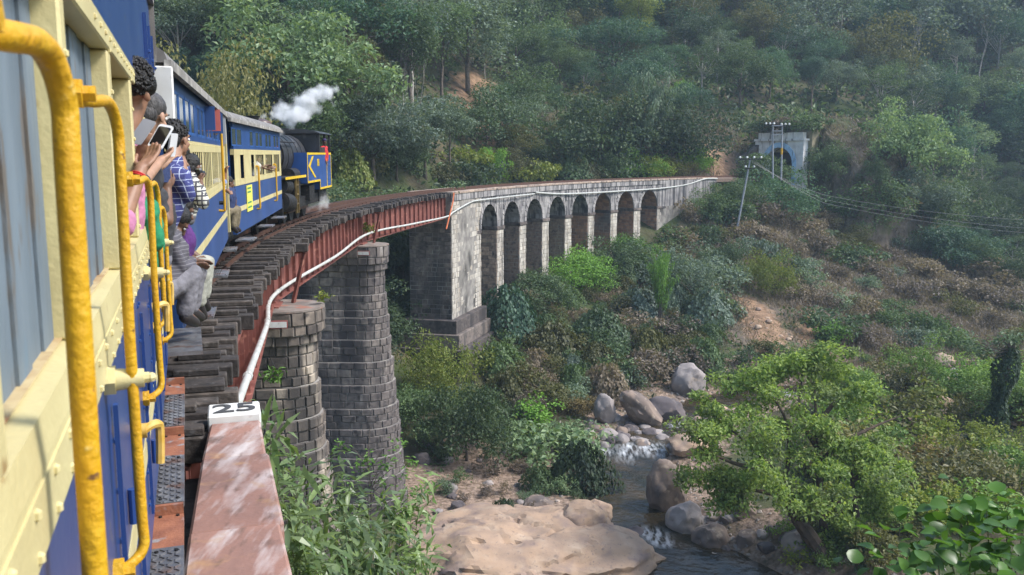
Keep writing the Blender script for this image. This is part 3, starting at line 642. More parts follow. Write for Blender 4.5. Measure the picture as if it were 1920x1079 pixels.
# ------------------------------------------------------------------ carriages
def strip(mb, u0, u1, z0, z1, ops, x0, x1):
    """a wall strip with openings [(a,b)] over its whole height"""
    c = u0
    for a, b2 in sorted(ops):
        if a > c: mb.box((x0, c, z0), (x1, a, z1))
        c = b2
    if u1 > c: mb.box((x0, c, z0), (x1, u1, z1))
def rivets(pts, par, m_, r=.009):
    mb = MB()
    for x, y, z in pts: mb.ball((x, y, z), (r*.8, r, r), 6)
    mb.build('rivets', m_, par, kind='stuff')
def handrail(car, u, zt, zb, x=1.212, r=.0165, nut=True, lab=None):
    h = empty('handrail', (0, 0, 0)); h.parent = car
    t = MB(); t.tube(smooth_path([Vector(p) for p in [(1.15, u-.27, zt), (1.185, u-.2, zt+.002), (x-.01, u-.06, zt+.005), (x, u, zt-.05), (x, u, zt-.16), (x-.002, u, (zt+zb)/2), (x, u, zb+.12), (x, u-.005, zb+.03), (x-.03, u-.03, zb), (1.15, u-.06, zb)]], 5), r, 12)
    t.build('bar', M['yellow'], h, smooth=True)
    for z_, uu in ((zt+.012, u-.27), (zb, u-.06)): MB().tube([(1.14, uu, z_), (1.172, uu, z_), (1.173, uu, z_), (1.195, uu, z_)], [.03, .03, .017, .017], 6).build('fixing_nut', M['yellow'], h)
    return h
def knob(car, u, z):
    k = MB(); k.tube([(1.15, u, z), (1.175, u, z)], .034, 6).tube([(1.175, u, z), (1.235, u, z)], [.026, .022], 12).tube([(1.235, u, z), (1.246, u, z)], .013, 8).ball((1.25, u, z), .012, 8)
    k.build('door_knob', M['cream'], car, smooth=True)
def lever(car, u, z, m_):
    t = MB(); t.tube([(1.15, u, z), (1.19, u, z)], .024, 10); t.tube(smooth_path([Vector(p) for p in [(1.18, u, z), (1.205, u+.015, z+.012), (1.225, u+.05, z), (1.226, u+.055, z-.05), (1.222, u+.055, z-.13)]], 4), [.014]*5+[.0145]*12, 8)
    t.build('door_handle', m_, car, smooth=True)
def footboards(car, secs, x0=1.12, x1=1.262):
    for (a, b2, z, kind_) in secs:
        if kind_ == 'c':
            p = MB().box((x0, a+.004, z-.03), (x1, b2-.004, z)).build('footboard', M['steel'], car)
            tr = MB(); n = int((b2-a)/.034)
            for i in range(n):
                for j in range(4):
                    c = Vector((x0+.03+j*.029, a+.02+i*.034, z+.002)); d = Vector((.01, .01 if (i+j) % 2 else -.01, 0)); tr.beam(c-d, c+d, .006, .005)
            tr.build('tread', M['steel'], p, kind='stuff')
        else:
            MB().box((x0, a+.004, z-.09), (x1-.004, b2-.004, z-.05)).box((x0, b2-.03, z-.05), (x1-.004, b2-.004, z-.002)).build('footboard', M['rust_plate'], car)
        bo = MB()
        for yy in (a+.05, b2-.05):
            for xx in (x0+.035, x1-.03): bo.tube([(xx, yy, z-.012-.05*(kind_ == 'r')), (xx, yy, z+.007-.05*(kind_ == 'r'))], .009, 6)
        bo.build('bolts', M['iron'], car, kind='stuff')
def running_gear(car, L, ws):
    MB().box((-.8, .1, .55), (.8, L-.1, .8)).build('underframe', M['iron'], car)
    for w in ws:
        t = MB()
        for sx in (-1, 1): t.tube([(sx*.5, w, .14+.38), (sx*.6, w, .14+.38)], .38, 20).tube([(sx*.46, w, .52), (sx*.5, w, .52)], .41, 20)
        t.tube([(-.7, w, .52), (.7, w, .52)], .06, 8); t.build('wheelset', M['iron'], car)
        MB().box((.62, w-.16, .38), (.86, w+.16, .66)).box((.7, w-.5, .66), (.8, w+.5, .72)).box((.7, w-.38, .61), (.8, w+.38, .657)).build('axle_box', M['iron'], car)
def roof(car, L, zr, wid, m_, u0=-.05, over=.0):
    prof = [(-wid, zr-.05)]+[(wid*math.sin(a), zr+.28*math.cos(a)-.03) for a in [math.radians(d) for d in range(-78, 79, 12)]]+[(wid, zr-.05)]
    r_ = MB(); r_.prism(prof, u0, L+.05+over, lambda a, b2, c: Vector((a, c, b2))); r_.build('roof', m_, car, smooth=True)
    g = MB(); g.box((wid-.03, u0-.002, zr-.1), (wid+.022, L+.06+over, zr-.03)); g.build('roof_edge', M['roof_edge'], car)
M['roof_edge'] = mat('worn_roof_edge', (.3, .28, .25), (.16, .15, .14), 3, rough=.7, layers=[((.45, .43, .4), 4, .58, .68, None)])

# --- the carriage the picture is taken from
c1 = empty('railway_carriage', P(0, 0, 0), -H0, label='nearest blue and cream carriage with yellow handrails along its side', cat='railway carriage', group='carriages of the hill train')
U0, U1 = -2.5, 7.2
lo_ = MB(); lo_.box((1.07, U0, .78), (1.15, U1, 1.79)).box((-1.15, U0, .78), (-1.07, U1, 1.9)); lo_.build('lower_panel', M['blue'], c1)
MB().box((1.1505, U0, 1.13), (1.154, U1, 1.225)).build('cream_stripe', M['cream'], c1)
sb = MB(); sb.prism([(1.05, 1.792), (1.156, 1.792), (1.156, 1.90), (1.15, 1.955), (1.05, 1.96)], U0, U1, lambda a, b2, c: Vector((a, c, b2))); sb.build('window_sill', M['cream'], c1); MB().box((1.05, U0, 1.9605), (1.118, U1, 1.963)).build('sill_ledge', M['sill_rust'], c1)
MB().box((1.156, U0, 1.80), (1.159, U1, 1.885)).build('waist_band', M['cream'], c1)
for a, b2 in [(.7, 1.08), (1.83, 1.9), (2.93, 3.02), (4.05, 4.14), (5.13, 5.22), (6.15, 6.24), (7.08, 7.19)]:
    MB().box((1.06, a, 1.957), (1.152, b2, 2.598)).build('window_post', M['cream'], c1, bevel=.006)
for a, b2, t in [(1.08, 1.83, 0), (1.9, 2.93, .0)]:
    s_ = empty('shutter', (0, 0, 0)); s_.parent = c1
    n = 3 if b2-a < .4 else 6
    for j in range(n):
        v0 = a+(b2-a)*j/n; v1 = a+(b2-a)*(j+1)/n
        MB().box((1.075+.004*(j % 2), v0+.003, 1.96), (1.1+.005*(j % 2), v1-.003, 2.598)).build('board', M['grey_blue'], s_)
for v in (3.15, 4.5, 5.6): MB().box((1.06, v, 1.957), (1.075, v+.03, 2.598)).build('window_bar', M['cream'], c1)
MB().box((1.06, U0, 2.6), (1.156, U1, 2.667)).build('top_rail', M['cream'], c1, bevel=.005)
MB().box((1.05, U0, 2.669), (1.15, U1, 3.42)).box((-1.15, U0, 2.3), (-1.05, U1, 3.42)).build('upper_panel', M['blue'], c1)
MB().box((-1.05, U1-.06, .8), (1.049, U1, 3.4)).build('end_wall', M['blue'], c1)
MB().box((-1.05, U0, .78), (1.06, U1-.07, .86)).build('floor', M['dark'], c1)
for v in (.2, 1.7, 3.2, 4.7, 6.2): MB().box((-1.0, v-.03, .87), (.98, v+.03, 1.75)).build('seat_partition', M['grey_blue'], c1)
for v in (.9, 2.33, 3.0, 3.68, 4.5, 5.02, 5.65, 6.36):        # door battens and hinges on the lower panel
    MB().box((1.1545, v-.012, .9), (1.166, v+.012, 1.7)).build('door_batten', M['blue'], c1)
for v, z in ((2.62, 1.33), (2.62, 1.05), (4.0, 1.33), (4.0, 1.05), (5.3, 1.33), (5.3, 1.05)):
    MB().tube([(1.163, v, z-.05), (1.163, v, z+.05)], .011, 8).ball((1.168, v+.02, z+.02), .016, 8).ball((1.168, v+.02, z-.03), .014, 8).build('hinge', M['blue'], c1)
pts = [(1.157, v, z) for z in (2.633,) for v in np.arange(2.5, 7.1, .16)]+[(1.16, v, z) for z in (1.815, 1.87) for v in np.arange(1.0, 7.1, .17)]
for a in (1.865, 2.975, 4.095, 5.175): pts += [(1.153, a, z) for z in np.arange(2.0, 2.6, .12)]
rivets(pts, c1, M['cream'])
rivets([(1.151, v, z) for v in (2.36, 2.98, 3.05, 3.64, 3.72, 4.46, 4.54, 5.6, 5.7) for z in np.arange(.95, 1.75, .13)], c1, M['blue'])
for v in (5.9, 6.5, 7.05): MB().box((1.151, v, 2.86), (1.17, v+.05, 3.12)).ball((1.175, v+.025, 2.9), .012, 6).build('panel_bracket', M['blue'], c1)
roof(c1, U1, 3.46, 1.165, M['roofm'], U0)
bl = MB()
for j in range(7): bl.box((1.05+.012*(j % 2), 7.21+.02*j, 2.9+.03*((j*3) % 4)), (1.16+.012*(j % 3), 7.228+.02*j, 3.4))
bl.build('rolled_blind', M['roofm'], c1)
for u, zt, zb, x, rr in [(1.25, 2.415, 1.1, 1.212, .0165), (2.19, 2.40, 1.36, 1.212, .0125), (3.72, 2.2, 1.37, 1.215, .0125), (4.85, 2.15, 1.44, 1.21, .0125), (5.75, 1.98, 1.2, 1.215, .013), (6.35, 1.9, 1.3, 1.21, .013), (6.95, 1.95, 1.35, 1.2, .013)]: handrail(c1, u, zt, zb, x, rr)
for u, z in ((2.2, 1.79), (4.18, 1.79), (5.6, 1.79)): knob(c1, u, z)
M['yellow_worn'] = mat('worn_yellow_lever', (.6, .42, .14), (.5, .3, .05), 20, rough=.4)
for u, z in ((3.03, 1.425), (4.62, 1.57), (5.9, 1.5)): lever(c1, u, z, M['yellow_worn'])
footboards(c1, [(2.4, 3.0, .66, 'c'), (3.0, 3.4, .66, 'r'), (3.4, 3.9, .66, 'c'), (3.9, 4.42, .66, 'r'), (4.42, 5.14, .66, 'c'), (5.14, 5.72, .66, 'r'), (5.72, 6.5, .66, 'c'), (6.5, 7.1, .64, 'r')])
running_gear(c1, U1, (1.2, 5.4))

# --- the two carriages ahead
M['sash'] = mat('blue_sash', (.03, .11, .34), (.025, .08, .26), 3, rough=.35)
def carriage(sa, sb2, label, slots, uppers, big, plat=0.0):
    p0 = P(sa, 0, 0); p1 = P(sb2, 0, 0); d = p1-p0; L = d.length; rz = -math.atan2(d.x, d.y)
    c = empty('railway_carriage', p0, rz, label=label, cat='railway carriage', group='carriages of the hill train')
    zt = 2.97
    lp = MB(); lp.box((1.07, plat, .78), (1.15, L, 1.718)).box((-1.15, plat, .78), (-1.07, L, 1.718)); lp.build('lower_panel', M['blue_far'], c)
    MB().box((1.1505, plat, 1.2), (1.156, L, 1.3)).build('cream_stripe', M['cream'], c)
    ops = slots
    w = MB(); w.box((1.08, plat, 1.72), (1.158, L, 1.84)).box((1.08, plat, 2.32), (1.158, L, 2.43)); strip(w, plat, L, 1.84, 2.32, ops, 1.148, 1.155)
    w.box((-1.155, plat, 1.72), (-1.08, L, 2.43)); w.build('cream_panel', M['cream'], c)
    up = MB(); up.box((1.08, plat, 2.432), (1.15, L, 2.49)).box((1.08, plat, 2.85), (1.15, L, zt)); strip(up, plat, L, 2.49, 2.85, uppers, 1.14, 1.148)
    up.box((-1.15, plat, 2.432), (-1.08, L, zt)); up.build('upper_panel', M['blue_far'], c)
    for a, b2 in uppers:
        f = MB(); f.box((1.142, a, 2.49), (1.153, a+.03, 2.85)).box((1.142, b2-.03, 2.49), (1.153, b2, 2.85)).box((1.142, a+.03, 2.49), (1.153, b2-.03, 2.52)).box((1.142, a+.03, 2.82), (1.153, b2-.03, 2.85))
        f = f.build('window', M['sash'], c); MB().box((1.143, a+.03, 2.52), (1.147, b2-.03, 2.82)).build('pane', M['glass'], f)
    for a, b2 in big:
        n = max(1, int((b2-a)/.22))
        for j in range(1, n): MB().box((1.138, a+(b2-a)*j/n-.015, 1.84), (1.145, a+(b2-a)*j/n+.02, 2.32)).build('window_bar', M['cream'], c)
    MB().box((-1.06, .05, .78), (1.06, L-.05, .88)).build('floor', M['dark'], c)
    e = MB()
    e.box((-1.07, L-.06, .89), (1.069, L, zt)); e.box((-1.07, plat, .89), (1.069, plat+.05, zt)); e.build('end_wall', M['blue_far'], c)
    roof(c, L, zt+.06, 1.22, M['roofm'], -.08)
    pts = [(1.157, v, z) for z in (1.75, 2.4) for v in np.arange(plat+.1, L, .25)]
    rivets(pts, c, M['cream'], .011)
    running_gear(c, L, (1.4, L-1.4))
    return c, L
def regular(a, b2, w, gap): 
    out = []; x = a
    while x+w <= b2: out.append((x, x+w)); x += w+gap
    return out
sl = []
for a in (.95, 2.6, 4.25, 5.9, 7.55): sl += regular(a, a+1.45, .21, .08)
upw = []
for a in (.75, 1.98, 3.46, 4.94, 6.42, 7.9): upw += [(a, a+.55), (a+.61, a+1.16)]
c2, L2 = carriage(7.62, 17.25, 'middle blue and cream carriage with slotted windows and a white board at its end', sl, upw, [], .68)
wb = MB(); wb.box((.62, -.12, 2.4), (1.25, -.075, 2.95)); wb.build('white_end_board', M['white'], c2, bevel=.01)
M['grey_flap'] = mat('grey_end_flap', (.4, .41, .42), (.33, .34, .35), 2, rough=.7)
MB().box((.45, -.07, 2.0), (1.1, -.05, 2.4)).build('end_flap', M['grey_flap'], c2)
for u in (7.1,):
    h = MB(); h.tube(smooth_path([Vector(p) for p in [(1.15, u, 2.6), (1.22, u, 2.62), (1.235, u, 2.52), (1.235, u, 2.0), (1.235, u, 1.5), (1.22, u, 1.44), (1.15, u, 1.44)]], 4), .02, 8); h.build('handrail', M['yellow'], c2, smooth=True)
    MB().tube([(1.15, u+.15, 1.55), (1.21, u+.15, 1.55)], .03, 8).build('door_knob', M['iron'], c2)
M['red_board'] = mat('faded_red_board', (.5, .13, .1), (.4, .09, .08), 4, rough=.6)
MB().box((1.155, 6.2, 2.62), (1.27, 6.26, 2.92)).build('red_board', M['red_board'], c2)
for u in (4.9, 6.5, 6.9): MB().box((1.152, u, 2.6), (1.27, u+.05, 2.9)).build('shade_board', M['blue_far'], c2)
footboards(c2, [(2.0, 2.6, .68, 'c'), (5.2, 5.9, .68, 'c'), (8.6, 9.2, .68, 'c')], 1.1, 1.32)
sl3 = [(1.55, 2.05)]+[(3.2, 3.7)]
big3 = [(4.0, 5.5), (5.9, 7.4), (7.8, 9.2)]
c3, L3 = carriage(17.95, 27.6, 'blue and cream carriage coupled next to the steam locomotive', sl3+big3, [(.55, 1.15), (1.2, 1.9), (3.1, 3.7), (4.1, 4.7), (4.8, 5.4), (6.0, 6.6), (6.7, 7.3), (7.9, 8.5), (8.6, 9.2)], big3, .75)
MB().box((1.0, .02, .89), (1.13, .1, 2.97)).box((-1.13, .02, .89), (-1.0, .1, 2.97)).build('platform_post', M['cream'], c3)
MB().box((.55, -.1, 2.52), (1.15, -.05, 2.98)).build('white_end_board', M['grey_flap'], c3)
for u in (3.9, 7.6):
    h = MB(); h.tube(smooth_path([Vector(p) for p in [(1.15, u, 2.05), (1.2, u, 2.06), (1.22, u, 1.98), (1.22, u, 1.4), (1.22, u, 1.12), (1.15, u, 1.1)]], 4), .022, 8); h.build('handrail', M['yellow'], c3, smooth=True)
M['notice'] = mat('yellow_notice_board', (.72, .66, .1), (.62, .6, .12), 3, rough=.5); M['green'] = mat('green_notice_print', (.08, .3, .12), rough=.5)
nb = MB().box((1.16, 2.2, 1.13), (1.172, 3.05, 1.68)).build('notice_board', M['notice'], c3)
g_ = MB()
for z in (1.2, 1.3, 1.52, 1.6): g_.box((1.1725, 2.28, z), (1.174, 2.28+random.uniform(.5, .7), z+.035))
g_.build('print', M['green'], nb)
footboards(c3, [(.9, 1.6, .66, 'c'), (4.4, 5.0, .66, 'c'), (7.2, 8.0, .66, 'c')], 1.08, 1.42)
for sa in (7.2, 17.25, 27.6): 
    MB().beam(P(sa-.2, 0, .78), P(sa+.7, 0, .78), .14, .14).tube([P(sa-.1, .5, .8), P(sa+.15, .5, .8)], .06, 8).build('coupling', M['iron'], None, label={7.2:'dark coupling between the nearest and the middle carriage', 17.25:'dark coupling between the middle carriage and the one ahead', 27.6:'dark coupling between the carriages and the steam locomotive'}[sa], cat='coupling', group='couplings of the train')

# ------------------------------------------------------------------ steam locomotive
p0 = P(28.1, 0, 0); p1 = P(37.2, 0, 0); d = p1-p0; LL = d.length
lo = empty('steam_locomotive', p0, -math.atan2(d.x, d.y), label='black and blue steam tank locomotive with a yellow chevron on its side tank', cat='locomotive')
M['loco_blue'] = mat('locomotive_blue', (.03, .085, .27), (.022, .065, .21), 2, rough=.35)
M['loco_yel'] = mat('locomotive_yellow_lining', (.75, .5, .03), rough=.4)
M['loco_black'] = mat('locomotive_black', (.03, .03, .034), (.018, .018, .02), 3, rough=.38, rough2=.55, layers=[((.08, .075, .07), 3, .58, .7, None)])
def cyl(y0, y1, z, r0, r1=None, n=28, x=0): return MB().tube([(x, y0, z), (x, y1, z)], [r0, r1 or r0], n)
MB().box((-.95, .1, .62), (.95, LL-.1, .95)).build('frame', M['iron'], lo)
MB().box((-1.1, 0, .6), (1.1, .1, 1.05)).build('buffer_beam', M['iron'], lo)
cyl(.55, 2.1, 2.3, .72).build('smokebox', M['loco_black'], lo, smooth=True)
MB().ball((0, .55, 2.3), (.64, .14, .64), 20).tube([(0, .4, 2.3), (0, .3, 2.3)], .06, 8).build('smokebox_door', M['iron'], lo, smooth=True)
cyl(2.1, 6.1, 2.3, .76).build('boiler', M['loco_black'], lo, smooth=True)
bnd = MB()
for y in (2.12, 2.9, 3.7, 4.5, 5.3): bnd.tube([(0, y-.03, 2.3), (0, y+.03, 2.3)], .775, 28)
bnd.build('boiler_band', M['iron'], lo, smooth=True)
MB().tube([(0, 1.3, 2.95), (0, 1.3, 3.1), (0, 1.3, 3.42), (0, 1.3, 3.52)], [.26, .19, .2, .26], 18).build('chimney', M['loco_black'], lo, smooth=True)
MB().tube([(0, 2.5, 2.95), (0, 2.5, 3.25), (0, 2.5, 3.4), (0, 2.5, 3.48)], [.42, .38, .3, .1], 18).build('dome', M['loco_dome'] if 'loco_dome' in M else mat('brown_dome_paint', (.09, .05, .04), rough=.4), lo, smooth=True)
MB().tube([(0, 4.6, 2.98), (0, 4.6, 3.2)], [.16, .13], 12).build('safety_valve', M['iron'], lo)
for sx in (1, -1):
    tk = MB(); fx = lambda a, b2, c: Vector((c*sx, a, b2))
    T0, T1, T2 = 3.75, 6.3, 8.95
    tk.prism([(T0, 1.4), (T1, 1.4), (T1, 1.1), (T2, 1.1), (T2, 2.42), (T0, 2.42)], .62, 1.2, fx); t_ = tk.build('side_tank', M['loco_blue'], lo)
    if sx > 0:
        b_ = MB(); X0, X1 = 1.2005, 1.212; w = .07
        for (a0, a1, z0, z1) in [(T0, T2, 2.35, 2.42), (T0, T0+w, 1.4, 2.35), (T0+w, T1, 1.4, 1.47), (T1-w, T1, 1.17, 1.4), (T1-w, T2, 1.1, 1.17), (T2-w, T2, 1.17, 2.35), (7.85, 7.92, 1.17, 2.35)]: b_.box((X0, a0, z0), (X1, a1, z1))
        b_.build('yellow_lining', M['loco_yel'], t_)
        ch = MB(); fx2 = lambda a, b2, c: Vector((c, a, b2))
        ch.prism([(3.95, 1.96), (4.75, 2.3), (5.0, 2.3), (4.3, 1.96), (5.35, 1.58), (5.1, 1.58)][:4], 1.201, 1.213, fx2); ch.prism([(3.95, 1.955), (4.3, 1.955), (5.4, 1.56), (5.1, 1.56)], 1.201, 1.213, fx2); ch.build('chevron', M['loco_yel'], t_)
        nm = MB()
        for a in (5.75, 5.98): nm.box((1.201, a, 1.95), (1.212, a+.15, 2.2))
        nm.build('number_plate', M['loco_yel'], t_)
        dv = MB()
        for j in range(6): dv.box((1.201, 8.0, 1.25+j*.17), (1.21, 8.8, 1.3+j*.17))
        dv.build('cab_louvre', M['sash'], t_)
M['loco_cab'] = M['loco_black']
for sx in (1, -1):
    cb = MB(); cb.box((sx*1.12, 6.35, 2.425), (sx*1.2, 6.5, 3.1)).box((sx*1.12, 7.7, 2.425), (sx*1.2, 7.82, 3.1)).box((sx*1.12, 8.85, 2.425), (sx*1.2, 8.95, 3.1)).box((sx*1.125, 6.5, 2.425), (sx*1.195, 7.7, 2.62)); cb.build('cab_pillar', M['loco_black'], lo)
MB().box((-1.11, 6.35, 2.0), (1.11, 6.42, 3.1)).build('cab_front', M['loco_black'], lo); MB().box((-1.11, 8.85, 1.2), (1.11, 8.93, 2.4)).build('cab_back', M['loco_blue'], lo)
prof = [(-1.27, 3.1)]+[(1.27*math.sin(a), 3.07+.22*math.cos(a)) for a in [math.radians(x) for x in range(-80, 81, 16)]]+[(1.27, 3.1)]
MB().prism(prof, 6.15, 9.05, lambda a, b2, c: Vector((a, c, b2))).build('cab_roof', M['loco_black'], lo, smooth=True)
rb = MB().box((.62, .3, 1.62), (1.15, 3.7, 1.68)).box((-1.15, .3, 1.62), (-.62, 3.7, 1.68)).build('running_board', M['loco_black'], lo)
MB().box((1.151, .3, 1.61), (1.16, 3.7, 1.69)).build('edge_lining', M['loco_yel'], rb)
M['brass'] = mat('grimy_brass', (.28, .19, .06), (.12, .09, .05), 6, rough=.5, metal=.5)
for sx in (1, -1):
    MB().tube([(sx*.88, .7, .95), (sx*.88, 1.9, .85)], .3, 18).tube([(sx*.86, .9, 1.42), (sx*.86, 1.9, 1.36)], .24, 16).build('cylinder', M['iron'], lo, smooth=True)
    for w in (2.6, 3.75, 4.9, 6.1): 
        wh = MB().tube([(sx*.5, w, .54), (sx*.62, w, .54)], .4, 22).tube([(sx*.46, w, .54), (sx*.5, w, .54)], .43, 22).build('wheel', M['iron'], lo)
        MB().tube([(sx*.621, w, .54), (sx*.7, w, .54)], .1, 10).build('hub', M['brass'], wh)
    MB().box((sx*.7, 2.5, .47), (sx*.76, 6.2, .56)).beam((sx*.84, 1.9, .84), (sx*.8, 3.8, .55), .05, .09).build('coupling_rod', M['rail'], lo)
    MB().beam((sx*1.1, 2.15, .5), (sx*1.1, 2.15, 1.62), .06, .06).beam((sx*1.1, 2.5, .5), (sx*1.1, 2.5, 1.62), .06, .06).beam((sx*1.1, 2.15, .8), (sx*1.1, 2.5, .8), .05, .05).beam((sx*1.1, 2.15, 1.1), (sx*1.1, 2.5, 1.1), .05, .05).beam((sx*1.1, 2.15, 1.4), (sx*1.1, 2.5, 1.4), .05, .05).build('ladder', M['brass'], lo)
    MB().tube([(sx*.8, .6, 2.75), (sx*.8, 3.7, 2.75)], .025, 8).tube([(sx*.82, 2.4, 1.7), (sx*.82, 3.4, 1.7)], .22, 14).box((sx*.75, 2.7, 1.0), (sx*1.0, 3.5, 1.5)).build('pipework', M['iron'], lo, smooth=True)
MB().box((-.9, LL-1.9, .62), (1.0, LL-.2, 1.09)).box((.7, 4.6, .8), (1.1, 5.6, 1.3)).build('ashpan', M['iron'], lo)
# steam: a drifting white cloud above the chimney and a wisp by the wheels, as ragged volumes
def steam(name, a, b2, rad, dens, label, freq):
    mb = MB(); mb.ball((0, 0, 0), 1.0, 20); c = (a+b2)/2; L = (b2-a).length
    m_ = bpy.data.materials.new(name); m_.use_nodes = True; nt = m_.node_tree; nt.nodes.remove(nt.nodes['Principled BSDF']); N = nt.nodes.new
    tc = N('ShaderNodeTexCoord'); ln = N('ShaderNodeVectorMath'); ln.operation = 'LENGTH'; nt.links.new(tc.outputs['Object'], ln.inputs[0])
    nz = _noise(nt, freq, 6); ma = N('ShaderNodeMath'); ma.operation = 'MULTIPLY_ADD'; ma.inputs[1].default_value = 2.6; ma.inputs[2].default_value = -.75; nt.links.new(nz, ma.inputs[0])
    sb_ = N('ShaderNodeMath'); sb_.operation = 'SUBTRACT'; nt.links.new(ma.outputs[0], sb_.inputs[0]); nt.links.new(ln.outputs['Value'], sb_.inputs[1])
    mu = N('ShaderNodeMath'); mu.operation = 'MULTIPLY'; mu.use_clamp = False; mu.inputs[1].default_value = dens; nt.links.new(sb_.outputs[0], mu.inputs[0]); mx = N('ShaderNodeMath'); mx.operation = 'MAXIMUM'; mx.inputs[1].default_value = 0; nt.links.new(mu.outputs[0], mx.inputs[0])
    pv = N('ShaderNodeVolumePrincipled'); pv.inputs['Color'].default_value = (.985, .985, .99, 1); nt.links.new(mx.outputs[0], pv.inputs['Density']); nt.links.new(pv.outputs[0], nt.nodes['Material Output'].inputs['Volume'])
    o = mb.build(name, m_, None, kind='stuff', label=label, cat='steam', smooth=True); o.location = c; o.rotation_euler = (b2-a).to_track_quat('X', 'Z').to_euler(); o.scale = (L/2, rad, rad)
def st_at(px, py, s_): o_ = P(s_); n_ = fwd(s_); d_ = ray(px, py); e_ = Vector((0, 0, EYE)); return e_+d_*(n_.dot(o_-e_)/n_.dot(d_))
steam('steam_plume', st_at(455, 250, 30.5), st_at(662, 158, 32.5), .66, 10, 'white steam drifting from the chimney of the locomotive', 1.9)
steam('steam_wisp', st_at(560, 386, 34.5), st_at(628, 368, 37), .5, 5, 'thin white steam beside the wheels of the locomotive', 2.6)
# ------------------------------------------------------------------ people
def tp(px, py, u):
    """the point on the pixel's ray in the upright plane across the track at u metres"""
    o = P(u); n = fwd(u); d = ray(px, py); e = Vector((0, 0, EYE)); t = n.dot(o-e)/n.dot(d); return e+d*t
def skin(name, c): return mat(name, c, tuple(x*.82 for x in c), 30, rough=.5, spec=.35)
M['skin_a'] = skin('brown_skin', (.28, .15, .095)); M['skin_b'] = skin('dark_brown_skin', (.15, .08, .052)); M['skin_c'] = skin('light_brown_skin', (.36, .21, .14))
M['hair'] = mat('black_hair', (.016, .014, .014), (.008, .007, .007), 60, rough=.42, bump=.6, bscale=120); M['hair_grey'] = mat('greying_hair', (.075, .07, .07), (.02, .018, .018), 45, rough=.5, bump=.6, bscale=120, stretch=(1, 1, .3))
M['eye'] = mat('eye_white', (.7, .68, .65), rough=.3); M['lip'] = mat('lips', (.2, .08, .065), rough=.5); M['shoe'] = mat('dark_leather_shoe', (.035, .03, .032), rough=.4)
def cloth(name, c, c2=None): return mat(name, c, c2 or tuple(x*.75 for x in c), 9, rough=.85, bump=.4, bscale=26)
def checks(name, base, line, s1, s2, w=.18, w2=.12):
    m, nt, b = _nodes(name); g = nt.nodes.new('ShaderNodeNewGeometry'); sep = nt.nodes.new('ShaderNodeSeparateXYZ'); nt.links.new(g.outputs['Position'], sep.inputs[0])
    def band(sock, sc_, w_):
        a = nt.nodes.new('ShaderNodeMath'); a.operation = 'MULTIPLY'; a.inputs[1].default_value = sc_; nt.links.new(sock, a.inputs[0])
        f = nt.nodes.new('ShaderNodeMath'); f.operation = 'FRACT'; nt.links.new(a.outputs[0], f.inputs[0])
        l = nt.nodes.new('ShaderNodeMath'); l.operation = 'LESS_THAN'; l.inputs[1].default_value = w_; nt.links.new(f.outputs[0], l.inputs[0]); return l.outputs[0]
    col = _mix(nt, band(sep.outputs[2], s1, w), base, line); col = _mix(nt, band(sep.outputs[0], s2, w2), col, line)
    nt.links.new(col, b.inputs['Base Color']); b.inputs['Roughness'].default_value = .85; return m
M['pink'] = cloth('pink_shirt', (.48, .19, .32)); M['green_knit'] = cloth('green_knit', (.02, .22, .1)); M['check_blue'] = checks('blue_checked_shirt', (.03, .035, .14), (.33, .37, .5), 24, 22, .1, .09)
M['check_bw'] = checks('black_white_checked_shirt', (.5, .5, .44), (.05, .05, .06), 24, 24, .35, .3); M['purple'] = cloth('dark_purple_shirt', (.075, .02, .13)); M['pin'] = checks('dark_pinstriped_shirt', (.075, .07, .085), (.17, .165, .18), 34, 1, .16, 0)
M['greytr'] = cloth('grey_trousers', (.17, .165, .185)); M['lighttr'] = cloth('pale_grey_trousers', (.34, .34, .29)); M['navy'] = cloth('navy_shirt', (.025, .04, .11)); M['khaki'] = cloth('khaki_trousers', (.17, .14, .09))
M['plaid'] = checks('pale_blue_plaid_shirt', (.16, .22, .42), (.5, .5, .55), 14, 14, .3, .3); M['red'] = cloth('red_shirt', (.5, .03, .035)); M['cap'] = cloth('dark_purple_cap', (.05, .035, .12)); M['darkcl'] = cloth('dark_shirt', (.04, .04, .045)); M['thread'] = mat('red_thread', (.55, .03, .03), rough=.7)
def remeshed(mb, name, vox, sm=2, fold=0):
    me = mb.mesh(name); o = bpy.data.objects.new(name, me); COL.objects.link(o)
    r = o.modifiers.new('r', 'REMESH'); r.mode = 'VOXEL'; r.voxel_size = vox
    if sm: s_ = o.modifiers.new('s', 'SMOOTH'); s_.factor = .5; s_.iterations = sm
    bpy.context.view_layer.update(); n = bpy.data.meshes.new_from_object(o.evaluated_get(bpy.context.evaluated_depsgraph_get()))
    bpy.data.objects.remove(o); n.name = name
    if fold:
        nv = len(n.vertices); co = np.zeros(nv*3, np.float32); no_ = np.zeros(nv*3, np.float32); n.vertices.foreach_get('co', co); n.vertices.foreach_get('normal', no_); co = co.reshape(-1, 3)
        ds = np.array([mnoise.noise(Vector((a*11, b_*11, c*6)))+.5*mnoise.noise(Vector((a*27, b_*27, c*27))) for a, b_, c in co.tolist()], np.float32); n.vertices.foreach_set('co', (co+no_.reshape(-1, 3)*ds[:, None]*fold).ravel()); n.update()
    n.polygons.foreach_set('use_smooth', np.ones(len(n.polygons), bool)); return n
